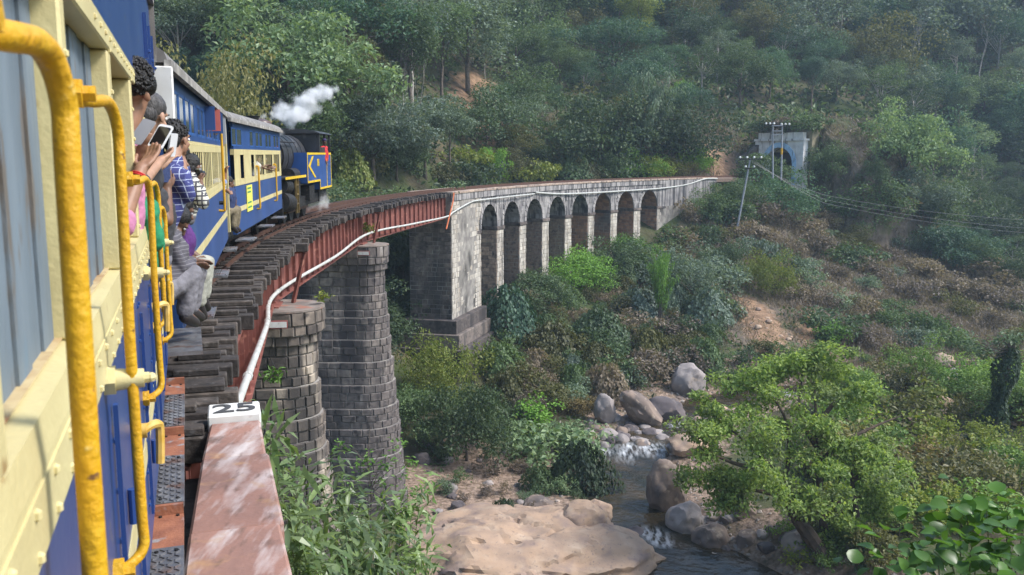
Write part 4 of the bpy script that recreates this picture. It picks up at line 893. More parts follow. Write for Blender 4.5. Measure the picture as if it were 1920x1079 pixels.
def hand(mb, w, tip, nrm, k=1.0, curl=.5, thumb=1):
    """palm, four bent fingers of unequal length and a thumb; nrm = the side the fingers curl towards"""
    d = (tip-w).normalized(); n = (nrm-d*nrm.dot(d)).normalized(); s_ = d.cross(n); R = Matrix((s_, d, n)).transposed()
    mb.ball(w+d*.048*k, (.041*k, .056*k, .017*k), 12, R); mb.capsule(w-d*.01*k, w+d*.04*k, .026*k, .024*k, 10)
    for i, (off, L) in enumerate(((-.03, .064), (-.0105, .074), (.0095, .07), (.029, .055))):
        a = w+d*.085*k+s_*off*k; b_ = a+(d+n*curl*.5+s_*off*2).normalized()*L*.5*k; c = b_+(d*(1-curl*.55)+n*curl).normalized()*L*.55*k
        mb.capsule(a-d*.03*k, b_, .0105*k, .0095*k, 8, 2); mb.capsule(b_, c, .0095*k, .0075*k, 8, 2)
    a = w+d*.03*k-s_*thumb*.03*k; b_ = a+(d*.7-s_*thumb*.75+n*.3).normalized()*.045*k; mb.capsule(a, b_, .0135*k, .011*k, 8, 2); mb.capsule(b_, b_+(d+n*.35).normalized()*.036*k, .011*k, .0085*k, 8, 2)
def person(label, J, face, up, shirt, trousers, skin_='skin_a', hair='hair', vox=.009, sleeve=.8, k=1.0, curls=0, cap=None, hands=(None, None), curl=.5, legs=True, shoe='shoe', group='passengers of the train'):
    J = {a: Vector(b_) for a, b_ in J.items()}; root = empty('person', J['pelvis']-Vector((0, 0, .1)), label=label, cat='person', group=group)
    face = Vector(face).normalized(); up = Vector(up); up = (up-face*up.dot(face)).normalized(); R = Matrix((face.cross(up), face, up)).transposed(); h = J['head']
    q = lambda x, y, z: h+R @ Vector((x, y, z))*k
    b_ = MB(); neck = J.get('neck', J['chest']+(h-J['chest'])*.55)
    b_.ball(q(0, -.012, .03), (.076*k, .095*k, .088*k), 18, R); b_.ball(q(0, .028, -.035), (.058*k, .062*k, .075*k), 14, R); b_.ball(q(0, .062, -.088), (.026*k, .022*k, .02*k), 10, R)
    b_.capsule(q(0, .084, .012), q(0, .108, -.028), .009*k, .016*k, 8); b_.capsule(q(-.036, .078, .03), q(.036, .078, .03), .012*k, .012*k, 8)
    for sx in (-1, 1): b_.ball(q(sx*.079, -.005, -.012), (.011*k, .02*k, .033*k), 8, R); b_.ball(q(sx*.036, .068, -.028), (.02*k, .016*k, .02*k), 8, R)
    b_.capsule(q(-.018, .09, -.06), q(.018, .09, -.06), .008*k, .008*k, 8)
    b_.capsule(neck, h+R @ Vector((0, -.02, -.05))*k, .06*k, .052*k)
    def torso(mb, g): mb.capsule(J['pelvis'], J['chest'], (.125+g)*k, (.128+g)*k, 16); mb.capsule(J['shL'], J['shR'], (.066+g)*k, (.066+g)*k, 12); mb.capsule(J['chest'], neck, (.1+g)*k, (.05+g)*k, 12)
    torso(b_, 0)
    sh = MB(); torso(sh, .014)
    for i, S_ in enumerate('LR'):
        s0_, e_, w_ = J['sh'+S_], J['el'+S_], J['wr'+S_]; b_.capsule(s0_, e_, .05*k, .04*k); b_.capsule(e_, w_, .04*k, .027*k)
        t = J.get('hd'+S_); t = t if t is not None else w_+(w_-e_).normalized()*.17*k; nn = hands[i] if hands[i] is not None else face; hand(b_, w_, t, Vector(nn), k, curl, 1 if S_ == 'L' else -1)
        sh.capsule(s0_, s0_.lerp(e_, min(1, sleeve*2)), .066*k, .055*k)
        if sleeve > .5: sh.capsule(e_, e_.lerp(w_, sleeve*2-1), .054*k, .043*k)
    tr = MB(); tr.ball(J['pelvis'], .145*k, 14)
    if legs:
        for S_ in 'LR':
            hp, kn, an = J['hip'+S_], J['kn'+S_], J['an'+S_]; to = J.get('to'+S_, an+face*.15); b_.capsule(hp, kn, .078*k, .055*k); b_.capsule(kn, an, .052*k, .036*k); b_.capsule(an, to, .04*k, .03*k)
            tr.capsule(hp, kn, .098*k, .078*k, 12); tr.capsule(kn, kn.lerp(an, .93), .076*k, .07*k, 12)
            so = MB(); so.capsule(an-Vector((0, 0, .03)), to-Vector((0, 0, .015)), .05*k, .04*k, 12); link('shoe', so.mesh('shoe', True), M[shoe], root, True)
        tr.capsule(J['hipL'], J['hipR'], .11*k, .11*k)
    link('body', remeshed(b_, 'body', vox), M[skin_], root, True); link('shirt', remeshed(sh, 'shirt', vox*1.2, 2, .011), M[shirt], root, True)
    if legs: link('trousers', remeshed(tr, 'trousers', vox*1.4, 2, .012), M[trousers], root, True)
    hb = MB(); hb.ball(q(0, -.024, .045), (.085*k, .1*k, .09*k), 18, R); hb.ball(q(0, -.06, -.005), (.077*k, .062*k, .08*k), 14, R)
    rr = random.Random(len(label))
    for i in range(curls):
        d = Vector((rr.gauss(0, 1), rr.gauss(0, 1), rr.gauss(.3, 1))).normalized()
        if d.y > .62 or d.z < -.45: continue
        hb.ball(q(d.x*.085, -.026+d.y*.1, .044+d.z*.09), rr.uniform(.006, .0125)*k, 6)
    if cap: 
        cb = MB(); cb.ball(q(0, -.01, .06), (.09*k, .105*k, .075*k), 14, R); cb.ball(q(0, .08, .05), (.06*k, .06*k, .012*k), 10, R); link('cap', cb.mesh('cap', True), M[cap], root, True)
    else: link('hair', hb.mesh('hair', True), M[hair], root, True)
    ey = MB(); br = MB()
    for sx in (-1, 1): ey.ball(q(sx*.032, .082, .008), .0115*k, 8); br.capsule(q(sx*.016, .094, .032), q(sx*.05, .084, .032), .005*k, .004*k, 6, 2)
    link('eyes', ey.mesh('eyes', True), M['eye'], root, True); link('eyebrows', br.mesh('eyebrows'), M['hair'], root, True)
    ip = MB(); 
    for sx in (-1, 1): ip.ball(q(sx*.032, .0905, .007), .0055*k, 6)
    link('pupils', ip.mesh('pupils'), M['black'], root, True); link('mouth', MB().capsule(q(-.02, .097, -.06), q(.02, .097, -.06), .0045*k, .0045*k, 6, 2).mesh('mouth'), M['lip'], root, True)
    return root
def V(*a): return Vector(a)
def standing(J, u, lat):
    """legs straight down inside the carriage"""
    b_ = P(u, lat, 0)
    for S_, o in (('L', -.1), ('R', .1)):
        f = fwd(u)*o; J['hip'+S_] = Vector(J['pelvis'])+f; J['kn'+S_] = Vector((b_.x, b_.y, 1.3))+f if J['pelvis'].z > 1.5 else Vector(J['pelvis'])+f-rgt(u)*.4; J['an'+S_] = J['kn'+S_]-Vector((0, 0, J['kn'+S_].z-.96)); J['to'+S_] = J['an'+S_]+rgt(u)*.12
    return J
M['phone_grey'] = mat('grey_phone_cover', (.3, .31, .34), rough=.35); M['phone_white'] = mat('white_phone_body', (.75, .76, .78), rough=.25); M['screen'] = mat('dark_phone_screen', (.012, .012, .014), rough=.08, spec=.8); M['camera'] = mat('black_camera_body', (.02, .02, .022), rough=.4); M['silver'] = mat('silver_camera_trim', (.5, .5, .52), rough=.3, metal=.6)
def slab(root, name, c, ax, upv, w, h, t, m_, z0=0.0, fr=1.0, par=None):
    """a thin rounded device: ax width direction, upv length direction"""
    ax = ax.normalized(); upv = (upv-ax*upv.dot(ax)).normalized(); n = ax.cross(upv); mb = MB(); r = min(w, h)*.14; poly = []
    for cx, cy, a0 in ((1, 1, 0), (-1, 1, 90), (-1, -1, 180), (1, -1, 270)):
        for a in (0, 45, 90): poly.append((cx*(w/2-r)+r*math.cos(math.radians(a0+a)), cy*(h/2-r)+r*math.sin(math.radians(a0+a))))
    mb.prism(poly, z0, z0+t, lambda a, b2, d: c+ax*a+upv*b2+n*d); return mb.build(name, m_, root, True)
# 1: curly-haired man in pink, looking down at the phone in his hands
cr = V(1, 0, 0); cu = V(0, 0, 1); cf = V(0, 1, 0)
J = dict(head=tp(246, 168, 4.5), chest=tp(212, 350, 4.5), pelvis=tp(205, 500, 4.6), shL=tp(218, 310, 4.25), elL=tp(226, 420, 3.85), wrL=tp(264, 318, 3.99), hdL=tp(312, 262, 4.15), shR=tp(236, 300, 4.7), elR=tp(240, 390, 4.6), wrR=tp(252, 300, 4.35), hdR=tp(292, 262, 4.3))
person('man with curly black hair leaning out and bowing over a phone, red thread on wrist', standing(J, 4.6, .9), (-.42, -.5, -.62), (.35, -.05, .9), 'pink', 'greytr', 'skin_a', 'hair', .0055, .55, 1.0, 480, hands=(V(-.4, -.75, .5), V(.3, .3, .9)), curl=.42)
t_ = MB(); w_, e_ = J['wrL'], J['elL']; dd = (e_-w_).normalized(); x_ = dd.orthogonal().normalized(); y_ = dd.cross(x_)
for off in (.035, .043): t_.tube([w_+dd*off+(x_*math.cos(a)+y_*math.sin(a))*.0335 for a in np.linspace(0, 6.283, 19)], .0035, 6)
t_.build('wrist_thread', M['thread'], None, label='red thread tied round the wrist of the curly-haired man', cat='wristband')
ph = empty('phone', tp(302, 258, 4.15), label='white smartphone with dark screen and open grey cover in the curly-haired man\'s hands', cat='phone')
ax = (tp(318, 268, 4.15)-tp(286, 262, 4.19)); up_ = tp(312, 240, 4.19)-tp(295, 280, 4.13); c_ = tp(302, 258, 4.18)
slab(ph, 'body', c_, ax, up_, .066, .125, .008, M['phone_white']); slab(ph, 'screen', c_, ax, up_, .058, .1, .001, M['screen'], .0085)
slab(ph, 'cover', tp(267, 248, 4.25), tp(288, 256, 4.21)-tp(250, 244, 4.27), tp(285, 225, 4.27)-tp(262, 272, 4.21), .066, .13, .004, M['phone_grey'])
# 2: greying head behind, holding a white phone
J = dict(head=tp(284, 218, 5.6), chest=tp(258, 330, 5.65), pelvis=tp(235, 460, 5.7), shL=tp(252, 310, 5.4), elL=tp(262, 345, 5.1), wrL=tp(300, 302, 5.35), hdL=tp(330, 285, 5.5), shR=tp(268, 312, 5.85), elR=tp(278, 360, 5.8), wrR=tp(296, 318, 5.7), hdR=tp(318, 290, 5.75))
person('person with greying swept-back hair leaning out behind the curly-haired man', standing(J, 5.7, .9), (.25, .9, -.25), (.1, .3, .9), 'darkcl', 'greytr', 'skin_c', 'hair_grey', .008, .55, 1.0, 0, hands=(V(-.3, .4, .6), None))
ph = empty('phone', tp(322, 272, 5.52), label='slim white phone seen edge-on beside the dark phone screen', cat='phone'); slab(ph, 'body', tp(322, 272, 5.52), V(.2, 1, 0), tp(326, 252, 5.52)-tp(318, 290, 5.52), .07, .13, .01, M['phone_white'])
# 3: green knit sleeve, elbow on the sill
J = dict(head=tp(262, 330, 5.4)+V(-.12, 0, 0), chest=tp(254, 420, 5.0), pelvis=tp(250, 500, 5.05), shL=tp(268, 398, 4.75), elL=tp(291, 458, 4.8), wrL=tp(268, 470, 5.05), shR=tp(255, 400, 5.3), elR=tp(262, 450, 5.4), wrR=tp(270, 440, 5.5))
person('passenger in a green knitted top with an elbow out over the sill', standing(J, 5.05, .85), (.5, .7, 0), (0, 0, 1), 'green_knit', 'darkcl', 'skin_b', 'hair', .008, .45, 1.0, 0)
# 4: bare forearm holding up a dark phone
J = dict(head=tp(287, 320, 6.2)+V(-.15, 0, .05), chest=tp(286, 400, 6.1), pelvis=tp(278, 480, 6.1), shL=tp(292, 372, 5.9), elL=tp(313, 414, 5.85), wrL=tp(314, 356, 6.0), hdL=tp(312, 318, 6.0), shR=tp(288, 372, 6.3), elR=tp(290, 420, 6.4), wrR=tp(298, 420, 6.6))
person('passenger inside holding up a dark phone with one bare forearm', standing(J, 6.1, .85), (.6, .7, 0), (0, 0, 1), 'darkcl', 'greytr', 'skin_b', 'hair', .009, .3, 1.0, 0, hands=(V(-.6, .4, .3), None))
ph = empty('phone', tp(308, 322, 6.0), label='dark blue phone held upright in a bare raised hand', cat='phone'); slab(ph, 'body', tp(309, 322, 5.98), V(.35, 1, 0), V(0, 0, 1), .07, .13, .012, M['navy'])
# 5: blue checked shirt, photographing
J = dict(head=tp(331, 262, 6.8), chest=tp(318, 345, 6.65), pelvis=tp(292, 420, 6.6), shL=tp(322, 330, 6.45), elL=tp(352, 366, 6.6), wrL=tp(343, 312, 6.75), hdL=tp(341, 286, 6.85), shR=tp(326, 325, 7.0), elR=tp(350, 350, 7.2), wrR=tp(342, 300, 7.1), hdR=tp(338, 280, 7.05))
person('man in a blue checked shirt leaning far out with a camera at his face', standing(J, 6.6, .9), (.35, .9, -.1), (0, .1, 1), 'check_blue', 'greytr', 'skin_a', 'hair', .008, .86, 1.0, 200, hands=(V(-.5, .5, .2), V(-.5, -.5, .2)), curl=.8)
cm_ = empty('camera', tp(341, 284, 7.0), label='small black camera held by the man in the blue checked shirt', cat='camera'); c_ = tp(341, 283, 7.0); slab(cm_, 'body', c_, V(1, -.2, 0), V(0, 0, 1), .1, .065, .03, M['camera']); MB().tube([c_+V(0, .0, 0), c_+V(.01, .07, 0)], .025, 12).build('lens', M['camera'], cm_, True)
# 6: black and white checked sleeve with a camera, from the middle carriage
J = dict(head=tp(360, 314, 9.2), chest=tp(354, 356, 9.0), pelvis=tp(338, 400, 9.0), shL=tp(358, 350, 8.75), elL=tp(381, 382, 8.75), wrL=tp(376, 344, 8.95), hdL=tp(371, 328, 9.05), shR=tp(360, 345, 9.3), elR=tp(378, 372, 9.4), wrR=tp(372, 338, 9.3), hdR=tp(368, 325, 9.25))
person('passenger in a black and white checked shirt aiming a camera from the middle carriage', standing(J, 9.0, .9), (.3, .9, 0), (0, 0, 1), 'check_bw', 'greytr', 'skin_b', 'hair', .01, .85, 1.0, 30, curl=.8)
cm_ = empty('camera', tp(369, 328, 9.2), label='black camera with silver trim held by the black and white checked passenger', cat='camera'); c_ = tp(370, 327, 9.15); slab(cm_, 'body', c_, V(1, -.3, 0), V(0, 0, 1), .12, .08, .04, M['camera']); slab(cm_, 'top_plate', c_+V(0, 0, .045), V(1, -.3, 0), V(0, 0, 1), .1, .02, .035, M['silver']); MB().tube([c_, c_+V(.02, .1, 0)], .032, 12).build('lens', M['camera'], cm_, True)
# 7, 8: two sitting in the gangway with their legs out
J = dict(head=tp(341, 394, 8.35), chest=tp(336, 452, 8.3), pelvis=tp(324, 512, 8.25), shL=tp(330, 432, 8.1), elL=tp(345, 475, 8.2), wrL=tp(366, 488, 8.35), shR=tp(340, 430, 8.5), elR=tp(352, 470, 8.6), wrR=tp(376, 485, 8.6), hdR=tp(386, 494, 8.62),
         hipL=tp(322, 515, 8.15), knL=tp(380, 499, 8.3), anL=tp(371, 566, 8.3), toL=tp(381, 590, 8.4), hipR=tp(326, 512, 8.4), knR=tp(386, 493, 8.6), anR=tp(379, 556, 8.6), toR=tp(388, 574, 8.7))
person('passenger in a dark purple shirt sitting in the doorway, pale trousers', J, (.75, .45, -.5), (.3, .2, .9), 'purple', 'lighttr', 'skin_b', 'hair', .009, .4)
MB().box((-.03, -.004, -.022), (.03, .004, .022), lambda x, y, z: tp(336, 462, 8.15)+V(.02+x, y, z)).build('paper_card', M['white'], None, label='small white card on the dark purple shirt in the doorway', cat='card')
J = dict(head=tp(331, 416, 7.7), chest=tp(320, 470, 7.6), pelvis=tp(306, 535, 7.5), shL=tp(316, 452, 7.42), elL=tp(336, 500, 7.5), wrL=tp(362, 497, 7.7), hdL=tp(384, 498, 7.8), shR=tp(325, 450, 7.8), elR=tp(340, 490, 7.9), wrR=tp(364, 490, 7.95),
         hipL=tp(308, 545, 7.42), knL=tp(362, 515, 7.6), anL=tp(347, 588, 7.55), toL=tp(366, 602, 7.7), hipR=tp(312, 540, 7.65), knR=tp(370, 508, 7.85), anR=tp(358, 578, 7.8), toR=tp(376, 592, 7.95))
person('man in a dark pinstriped shirt and grey trousers sitting with legs hanging out', J, (.6, .2, -.8), (.5, .2, .7), 'pin', 'greytr', 'skin_b', 'hair', .008, .9)
# 9: arm raised from the rear window of the middle carriage
J = dict(head=tp(408, 328, 16.3), chest=tp(404, 352, 16.2), pelvis=tp(398, 378, 16.2), shL=tp(405, 346, 15.95), elL=tp(417, 352, 16.0), wrL=tp(428, 360, 16.4), shR=tp(410, 344, 16.5), elR=tp(420, 342, 16.5), wrR=tp(423, 326, 16.5), hdR=tp(424, 314, 16.5))
person('passenger with a raised fist at the last window of the middle carriage', standing(J, 16.2, .85), (.6, .8, 0), (0, 0, 1), 'plaid', 'greytr', 'skin_a', 'hair', .012, .6, curl=.9)
# 10: sitting on the end platform of the next carriage
J = dict(head=tp(429, 343, 18.4), chest=tp(429, 366, 18.4), pelvis=tp(426, 394, 18.35), shL=tp(424, 359, 18.2), elL=tp(432, 378, 18.3), wrL=tp(440, 390, 18.5), shR=tp(434, 358, 18.6), elR=tp(440, 376, 18.6), wrR=tp(441, 388, 18.65),
         hipL=tp(425, 397, 18.25), knL=tp(441, 394, 18.4), anL=tp(437, 425, 18.35), toL=tp(444, 433, 18.5), hipR=tp(430, 396, 18.5), knR=tp(445, 393, 18.7), anR=tp(442, 424, 18.7), toR=tp(449, 431, 18.8))
person('man in a navy shirt and khaki trousers sitting on the carriage end platform', J, (.7, .6, -.2), (0, 0, 1), 'navy', 'khaki', 'skin_b', 'hair', .012, .4)
# 11, 12: passengers with arms out of the far carriage's windows
for (hx, hy, u, ax_, ay_, lab, sh_) in [(481, 298, 23.2, 499, 317, 'passenger in white with an arm out of the farthest carriage, rear one of two', 'white'), (493, 299, 24.4, 508, 320, 'passenger in a dark shirt with an arm out of the farthest carriage, front one', 'darkcl')]:
    J = dict(head=tp(hx, hy, u), chest=tp(hx-3, hy+17, u), pelvis=tp(hx-7, hy+36, u), shL=tp(hx-2, hy+11, u-.2), elL=tp(hx+9, hy+15, u), wrL=tp(ax_-3, ay_-1, u+.2), hdL=tp(ax_+4, ay_+1, u+.25), shR=tp(hx, hy+11, u+.2), elR=tp(hx+8, hy+14, u+.3), wrR=tp(ax_, ay_-6, u+.4))
    person(lab, standing(J, u, .85), (.7, .7, 0), (0, 0, 1), sh_, 'greytr', 'skin_b', 'hair', .014, .3)
# 13: engine crew
u = 35.9; J = dict(head=tp(608, 266, u), chest=tp(607, 284, u), pelvis=tp(605, 306, u), shL=tp(603, 278, u-.2), elL=tp(606, 292, u-.2), wrL=tp(611, 303, u-.1), shR=tp(611, 278, u+.2), elR=tp(614, 291, u+.25), wrR=tp(613, 304, u+.2))
person('engine crewman in a red shirt and dark cap leaning from the locomotive cab', standing(J, u, .9), (.5, -.5, 0), (0, 0, 1), 'red', 'darkcl', 'skin_b', 'hair', .014, .9, cap='cap', group='crew of the locomotive')
# the gangway floor and step they sit on
MB().box((-1.05, 7.205, 1.02), (1.13, 8.25, 1.1)).build('gangway_floor', M['sleeper'], c1); MB().box((1.0, 7.2, .78), (1.4, 8.2, .81)).build('gangway_step', M['steel'], c1)
# ------------------------------------------------------------------ foliage meshes
def leaves(pos, nrm, axis, size, asp=.55, bend=.25, rg=rng):
    """one folded rhombus per row; axis = direction of the leaf tip"""
    n = len(pos); ax = axis/np.maximum(np.linalg.norm(axis, axis=1, keepdims=True), 1e-6)
    nn = nrm-ax*np.sum(nrm*ax, 1, keepdims=True); nn /= np.maximum(np.linalg.norm(nn, axis=1, keepdims=True), 1e-6); sd = np.cross(ax, nn)
    L = size[:, None]; W = L*asp*.5
    v = np.stack([pos, pos+ax*L*.45+sd*W+nn*L*.06, pos+ax*L-nn*L*bend, pos+ax*L*.45-sd*W+nn*L*.06], 1)
    return v.reshape(-1, 3), np.arange(n*4).reshape(-1, 4)
def rdir(n, rg): d = rg.normal(size=(n, 3)); return d/np.linalg.norm(d, axis=1, keepdims=True)
def lobed(seed, R, H, zc, nl, lr, n, size, droop=0.0, fill=.15, flat=.8, asp=.6, under=.35):
    """a crown of nl small leaf clumps gathered on a larger uneven form"""
    rg = np.random.default_rng(seed); d = rdir(nl*3, rg); d = d[(d[:, 2] > -under) | (rg.random(nl*3) < .2)][:nl]
    rad = rg.uniform(.45, 1.12, len(d)); wob = 1+.34*np.sin(3*np.arctan2(d[:, 1], d[:, 0])+seed)*np.cos(2*d[:, 2]*3+seed)
    c = d*np.array([R, R, H])*(rad*wob)[:, None]+np.array([0, 0, zc]); r = lr*rg.uniform(.65, 1.4, len(d))
    k = rg.integers(0, len(c), n); q = rdir(n, rg); q[:, 2] = np.where((q[:, 2] < -.25) & (rg.random(n) < .6), -q[:, 2], q[:, 2])
    f = np.where(rg.random(n) < fill, rg.uniform(.1, .7, n), rg.uniform(.75, 1.08, n))
    p = c[k]+q*(r[k]*f)[:, None]*np.array([1, 1, flat])
    nr = q*.7+rdir(n, rg)*.55+np.array([0, 0, .5]); ax = rdir(n, rg)*.8+q*.5+np.array([0, 0, -droop])
    v, f4 = leaves(p, nr, ax, size*rg.uniform(.6, 1.35, n), asp, .2, rg)
    return v, f4, c
def trunk_mb(h, r, limbs, seed, lean=(0, 0), n=7, twig=0):
    rd = random.Random(seed); mb = MB(); pts = [Vector((0, 0, -.6))]
    for i in range(1, 6):
        t = i/5; pts.append(Vector((lean[0]*t+rd.uniform(-.1, .1)*h*.12, lean[1]*t+rd.uniform(-.1, .1)*h*.12, h*t)))
    mb.tube(pts, [r*1.25]+[r*(1-.55*i/5) for i in range(1, 6)], n)
    for q in limbs:
        q = Vector(q); t = rd.uniform(.45, .95); i = min(int(t*5), 4); a = pts[i].lerp(pts[i+1], t*5-i); m_ = a.lerp(q, .5)+Vector((rd.uniform(-.3, .3), rd.uniform(-.3, .3), rd.uniform(0, .5)))*.12*h
        mb.tube([a, m_, q], [r*.42, r*.27, r*.1], 5)
        for _ in range(twig):
            e = m_.lerp(q, rd.uniform(.2, .9)); mb.tube([e, e+Vector((rd.uniform(-1, 1), rd.uniform(-1, 1), rd.uniform(.1, 1)))*.14*h], [r*.13, r*.04], 4)
    return mb
M['bark'] = mat('grey_brown_bark', (.15, .12, .095), (.07, .055, .045), 5, rough=.9, bump=.5, bscale=20)
M['bark_pale'] = mat('pale_grey_bark', (.36, .33, .3), (.22, .2, .18), 4, rough=.9)
LC = {   # leaf colours
 'dark': ((.026, .046, .024), (.062, .092, .045)), 'mid': ((.045, .076, .032), (.1, .15, .065)), 'bluegreen': ((.03, .07, .042), (.08, .14, .085)),
 'greygreen': ((.075, .11, .075), (.16, .21, .15)), 'palegreen': ((.075, .125, .06), (.18, .24, .135)), 'yellowgreen': ((.09, .13, .022), (.2, .22, .045)),
 'yellowish': ((.09, .095, .035), (.2, .185, .08)), 'bright': ((.065, .15, .02), (.15, .27, .05)), 'olive': ((.05, .055, .02), (.11, .11, .045)),
 'dry': ((.11, .088, .066), (.19, .155, .12)), 'rusty': ((.1, .075, .03), (.17, .135, .06)), 'stream': ((.07, .13, .028), (.17, .25, .07))}
for k_, (a, b2) in LC.items(): M['leaf_'+k_] = leafmat('leaves_'+k_, tuple(x*1.3 for x in a), tuple(x*1.25 for x in b2))
SPC = {}     # species -> list of (trunk mesh, crown mesh, height)
def species(key, n, fn):
    SPC[key] = [fn(1000+37*i+sum(map(ord, key))) for i in range(n)]
def mk_tree(seed, R, H, zc, nl, lr, n, size, tr=.16, droop=0., flat=.8, under=.35, fill=.15, bark='bark', asp=.6, twig=0):
    v, f, c = lobed(seed, R, H, zc, nl, lr, n, size, droop, fill, flat, asp, under)
    rd = random.Random(seed); lim = [c[rd.randrange(len(c))] for _ in range(7)]
    tm = trunk_mb(zc*.95, tr, lim, seed, twig=twig).mesh('trunk', True); tm.materials.append(M[bark])
    cm = npmesh('crown', v, f); cm.materials.append(M['leaf_mid']); return tm, cm, zc+H+lr*.6
species('round', 4, lambda s: mk_tree(s, 3.0, 2.5, 4.6, 44, .95, 7000, .22))
species('mossy', 1, lambda s: mk_tree(s, 2.7, 2.7, 3.8, 60, .75, 16000, .11, .16, droop=.7))
species('tall', 3, lambda s: mk_tree(s, 2.3, 3.8, 7.2, 46, .9, 6800, .21, .17))
species('spread', 3, lambda s: mk_tree(s, 4.4, 1.9, 5.6, 46, 1.0, 7200, .23, .2, flat=.55, under=.1))
species('bigleaf', 2, lambda s: mk_tree(s, 3.2, 3.0, 4.4, 50, .8, 7000, .27, .16, droop=.5, asp=.5))
species('airy', 3, lambda s: mk_tree(s, 3.0, 2.6, 5.2, 36, .8, 3000, .2, .13, fill=.4, bark='bark_pale', twig=3))
species('bush', 4, lambda s: mk_tree(s, 2.6, 1.9, 1.5, 46, .8, 6800, .18, .1, droop=.2, under=.6))
species('shrub', 4, lambda s: mk_tree(s, 1.15, .85, .62, 26, .42, 1300, .17, .05, under=.6))
species('thicket', 3, lambda s: mk_tree(s, 1.5, .75, .5, 34, .42, 1500, .2, .05, droop=.6, under=.7))
species('loose', 3, lambda s: mk_tree(s, 1.0, .9, .85, 22, .38, 560, .2, .04, fill=.5, under=.6, twig=2))
def mk_feather(seed, H=7.5, nst=26, n=7000, size=.26):
    rg = np.random.default_rng(seed); P_, A_, N_ = [], [], []; mb = MB()
    for i in range(nst):
        a = rg.uniform(0, 6.28); sp_ = rg.uniform(.6, 3.0); h = H*rg.uniform(.55, 1); b0 = np.array([math.cos(a), math.sin(a), 0])*rg.uniform(0, .4)
        tt = np.linspace(0, 1, 7); cv = [b0+np.array([math.cos(a)*sp_*t**1.7, math.sin(a)*sp_*t**1.7, h*(1.25*t-.33*t**3.2)]) for t in tt]
        mb.tube(cv, [.05*(1-.8*t) for t in tt], 4)
        m_ = n//nst; t = rg.uniform(.3, 1.0, m_); p = np.array([[np.interp(x, tt, [c[j] for c in cv]) for j in range(3)] for x in t])
        o = rdir(m_, rg)*.5; P_.append(p+o*rg.uniform(.1, 1.0, (m_, 1))); A_.append(o+np.array([math.cos(a)*.6, math.sin(a)*.6, -.9])); N_.append(rdir(m_, rg)*.5+np.array([math.cos(a)*.4, math.sin(a)*.4, .7]))
    p = np.concatenate(P_); v, f = leaves(p, np.concatenate(N_), np.concatenate(A_), size*rg.uniform(.6, 1.3, len(p)), .28, .25, rg)
    tm = mb.mesh('stems'); tm.materials.append(M['bark']); cm = npmesh('crown', v, f); cm.materials.append(M['leaf_palegreen']); return tm, cm, H
species('feather', 2, mk_feather)
def mk_creeper(seed, R=1.6, H=1.8):
    rg = np.random.default_rng(seed); n = 2400; a = rg.uniform(0, 6.28, n); t = np.sqrt(rg.random(n)); ro = R*(1+.25*np.sin(3*a+seed)+.12*np.sin(7*a))
    z = H*(1-t**2.2)*(1+.2*np.sin(5*a+2))+.1*rg.normal(size=n); p = np.stack([np.cos(a)*t*ro, np.sin(a)*t*ro, z], 1)+rg.normal(0, .06, (n, 3))
    out = np.stack([np.cos(a)*t, np.sin(a)*t, .55+0*a], 1); v, f = leaves(p, out+rdir(n, rg)*.45, np.stack([np.cos(a)*.4, np.sin(a)*.4, -1+0*a], 1)+rdir(n, rg)*.5, .2*rg.uniform(.6, 1.4, n), .75, .15, rg)
    mb = MB()
    for i in range(6): b_ = i*1.05; mb.tube([(0, 0, -.2), (.2*R*math.cos(b_), .2*R*math.sin(b_), .5*H), (.6*R*math.cos(b_), .6*R*math.sin(b_), .6*H)], [.05, .03, .01], 4)
    tm = mb.mesh('stems'); tm.materials.append(M['bark']); cm = npmesh('crown', v, f); cm.materials.append(M['leaf_mid']); return tm, cm, H
species('creeper', 3, mk_creeper)
def mk_bare(seed):
    rd = random.Random(seed); mb = MB(); H = 8
    def br(p, d, r, L, k):
        q = p+d*L*.5+Vector((rd.uniform(-.1, .1), rd.uniform(-.1, .1), .05))*L; e = p+d*L; mb.tube([p, q, e], [r, r*.8, r*.55], 5)
        if k > 0:
            for _ in range(rd.choice([2, 3])): br(e if rd.random() < .6 else q, (d+Vector((rd.uniform(-.7, .7), rd.uniform(-.7, .7), rd.uniform(0, .5)))).normalized(), r*.5, L*rd.uniform(.55, .8), k-1)
    br(Vector((0, 0, -.5)), Vector((.1, .05, 1)).normalized(), .12, 4.0, 4); tm = mb.mesh('trunk'); tm.materials.append(M['bark_pale']); return tm, None, H
species('bare', 2, mk_bare)

# ------------------------------------------------------------------ planting and naming
LM = [(1475,262,'the tunnel mouth'), (575,285,'the locomotive'), (520,120,'the carriages ahead'), (1200,55,'the yellow-green tree'), (1212,215,'the tall drooping bamboo'), (1440,610,'the bare earth slip'),
      (1396,350,'the leaning pole'), (1215,420,'the last arch'), (1045,440,'the middle arches'), (905,470,'the first arch'), (1330,330,'the end of the viaduct'), (1290,715,'the tall pale boulder'), (1200,770,'the tilted slab rock'),
      (980,1010,'the broad flat boulder'), (1860,740,'the ivy stump'), (1450,800,'the spreading stream tree'), (700,640,'the farther pier'), (905,220,'the brown gully'), (1835,90,'the pale bare tree'),
      (1690,300,'the feathery tree'), (845,520,'the square viaduct pier'), (1060,60,'the hilltop woods'), (1780,500,'the dry right slope'), (1160,870,'the small cascade'), (1770,700,'the dry stony riverbed'), (1440,60,'the upper slope')]
PEND = []
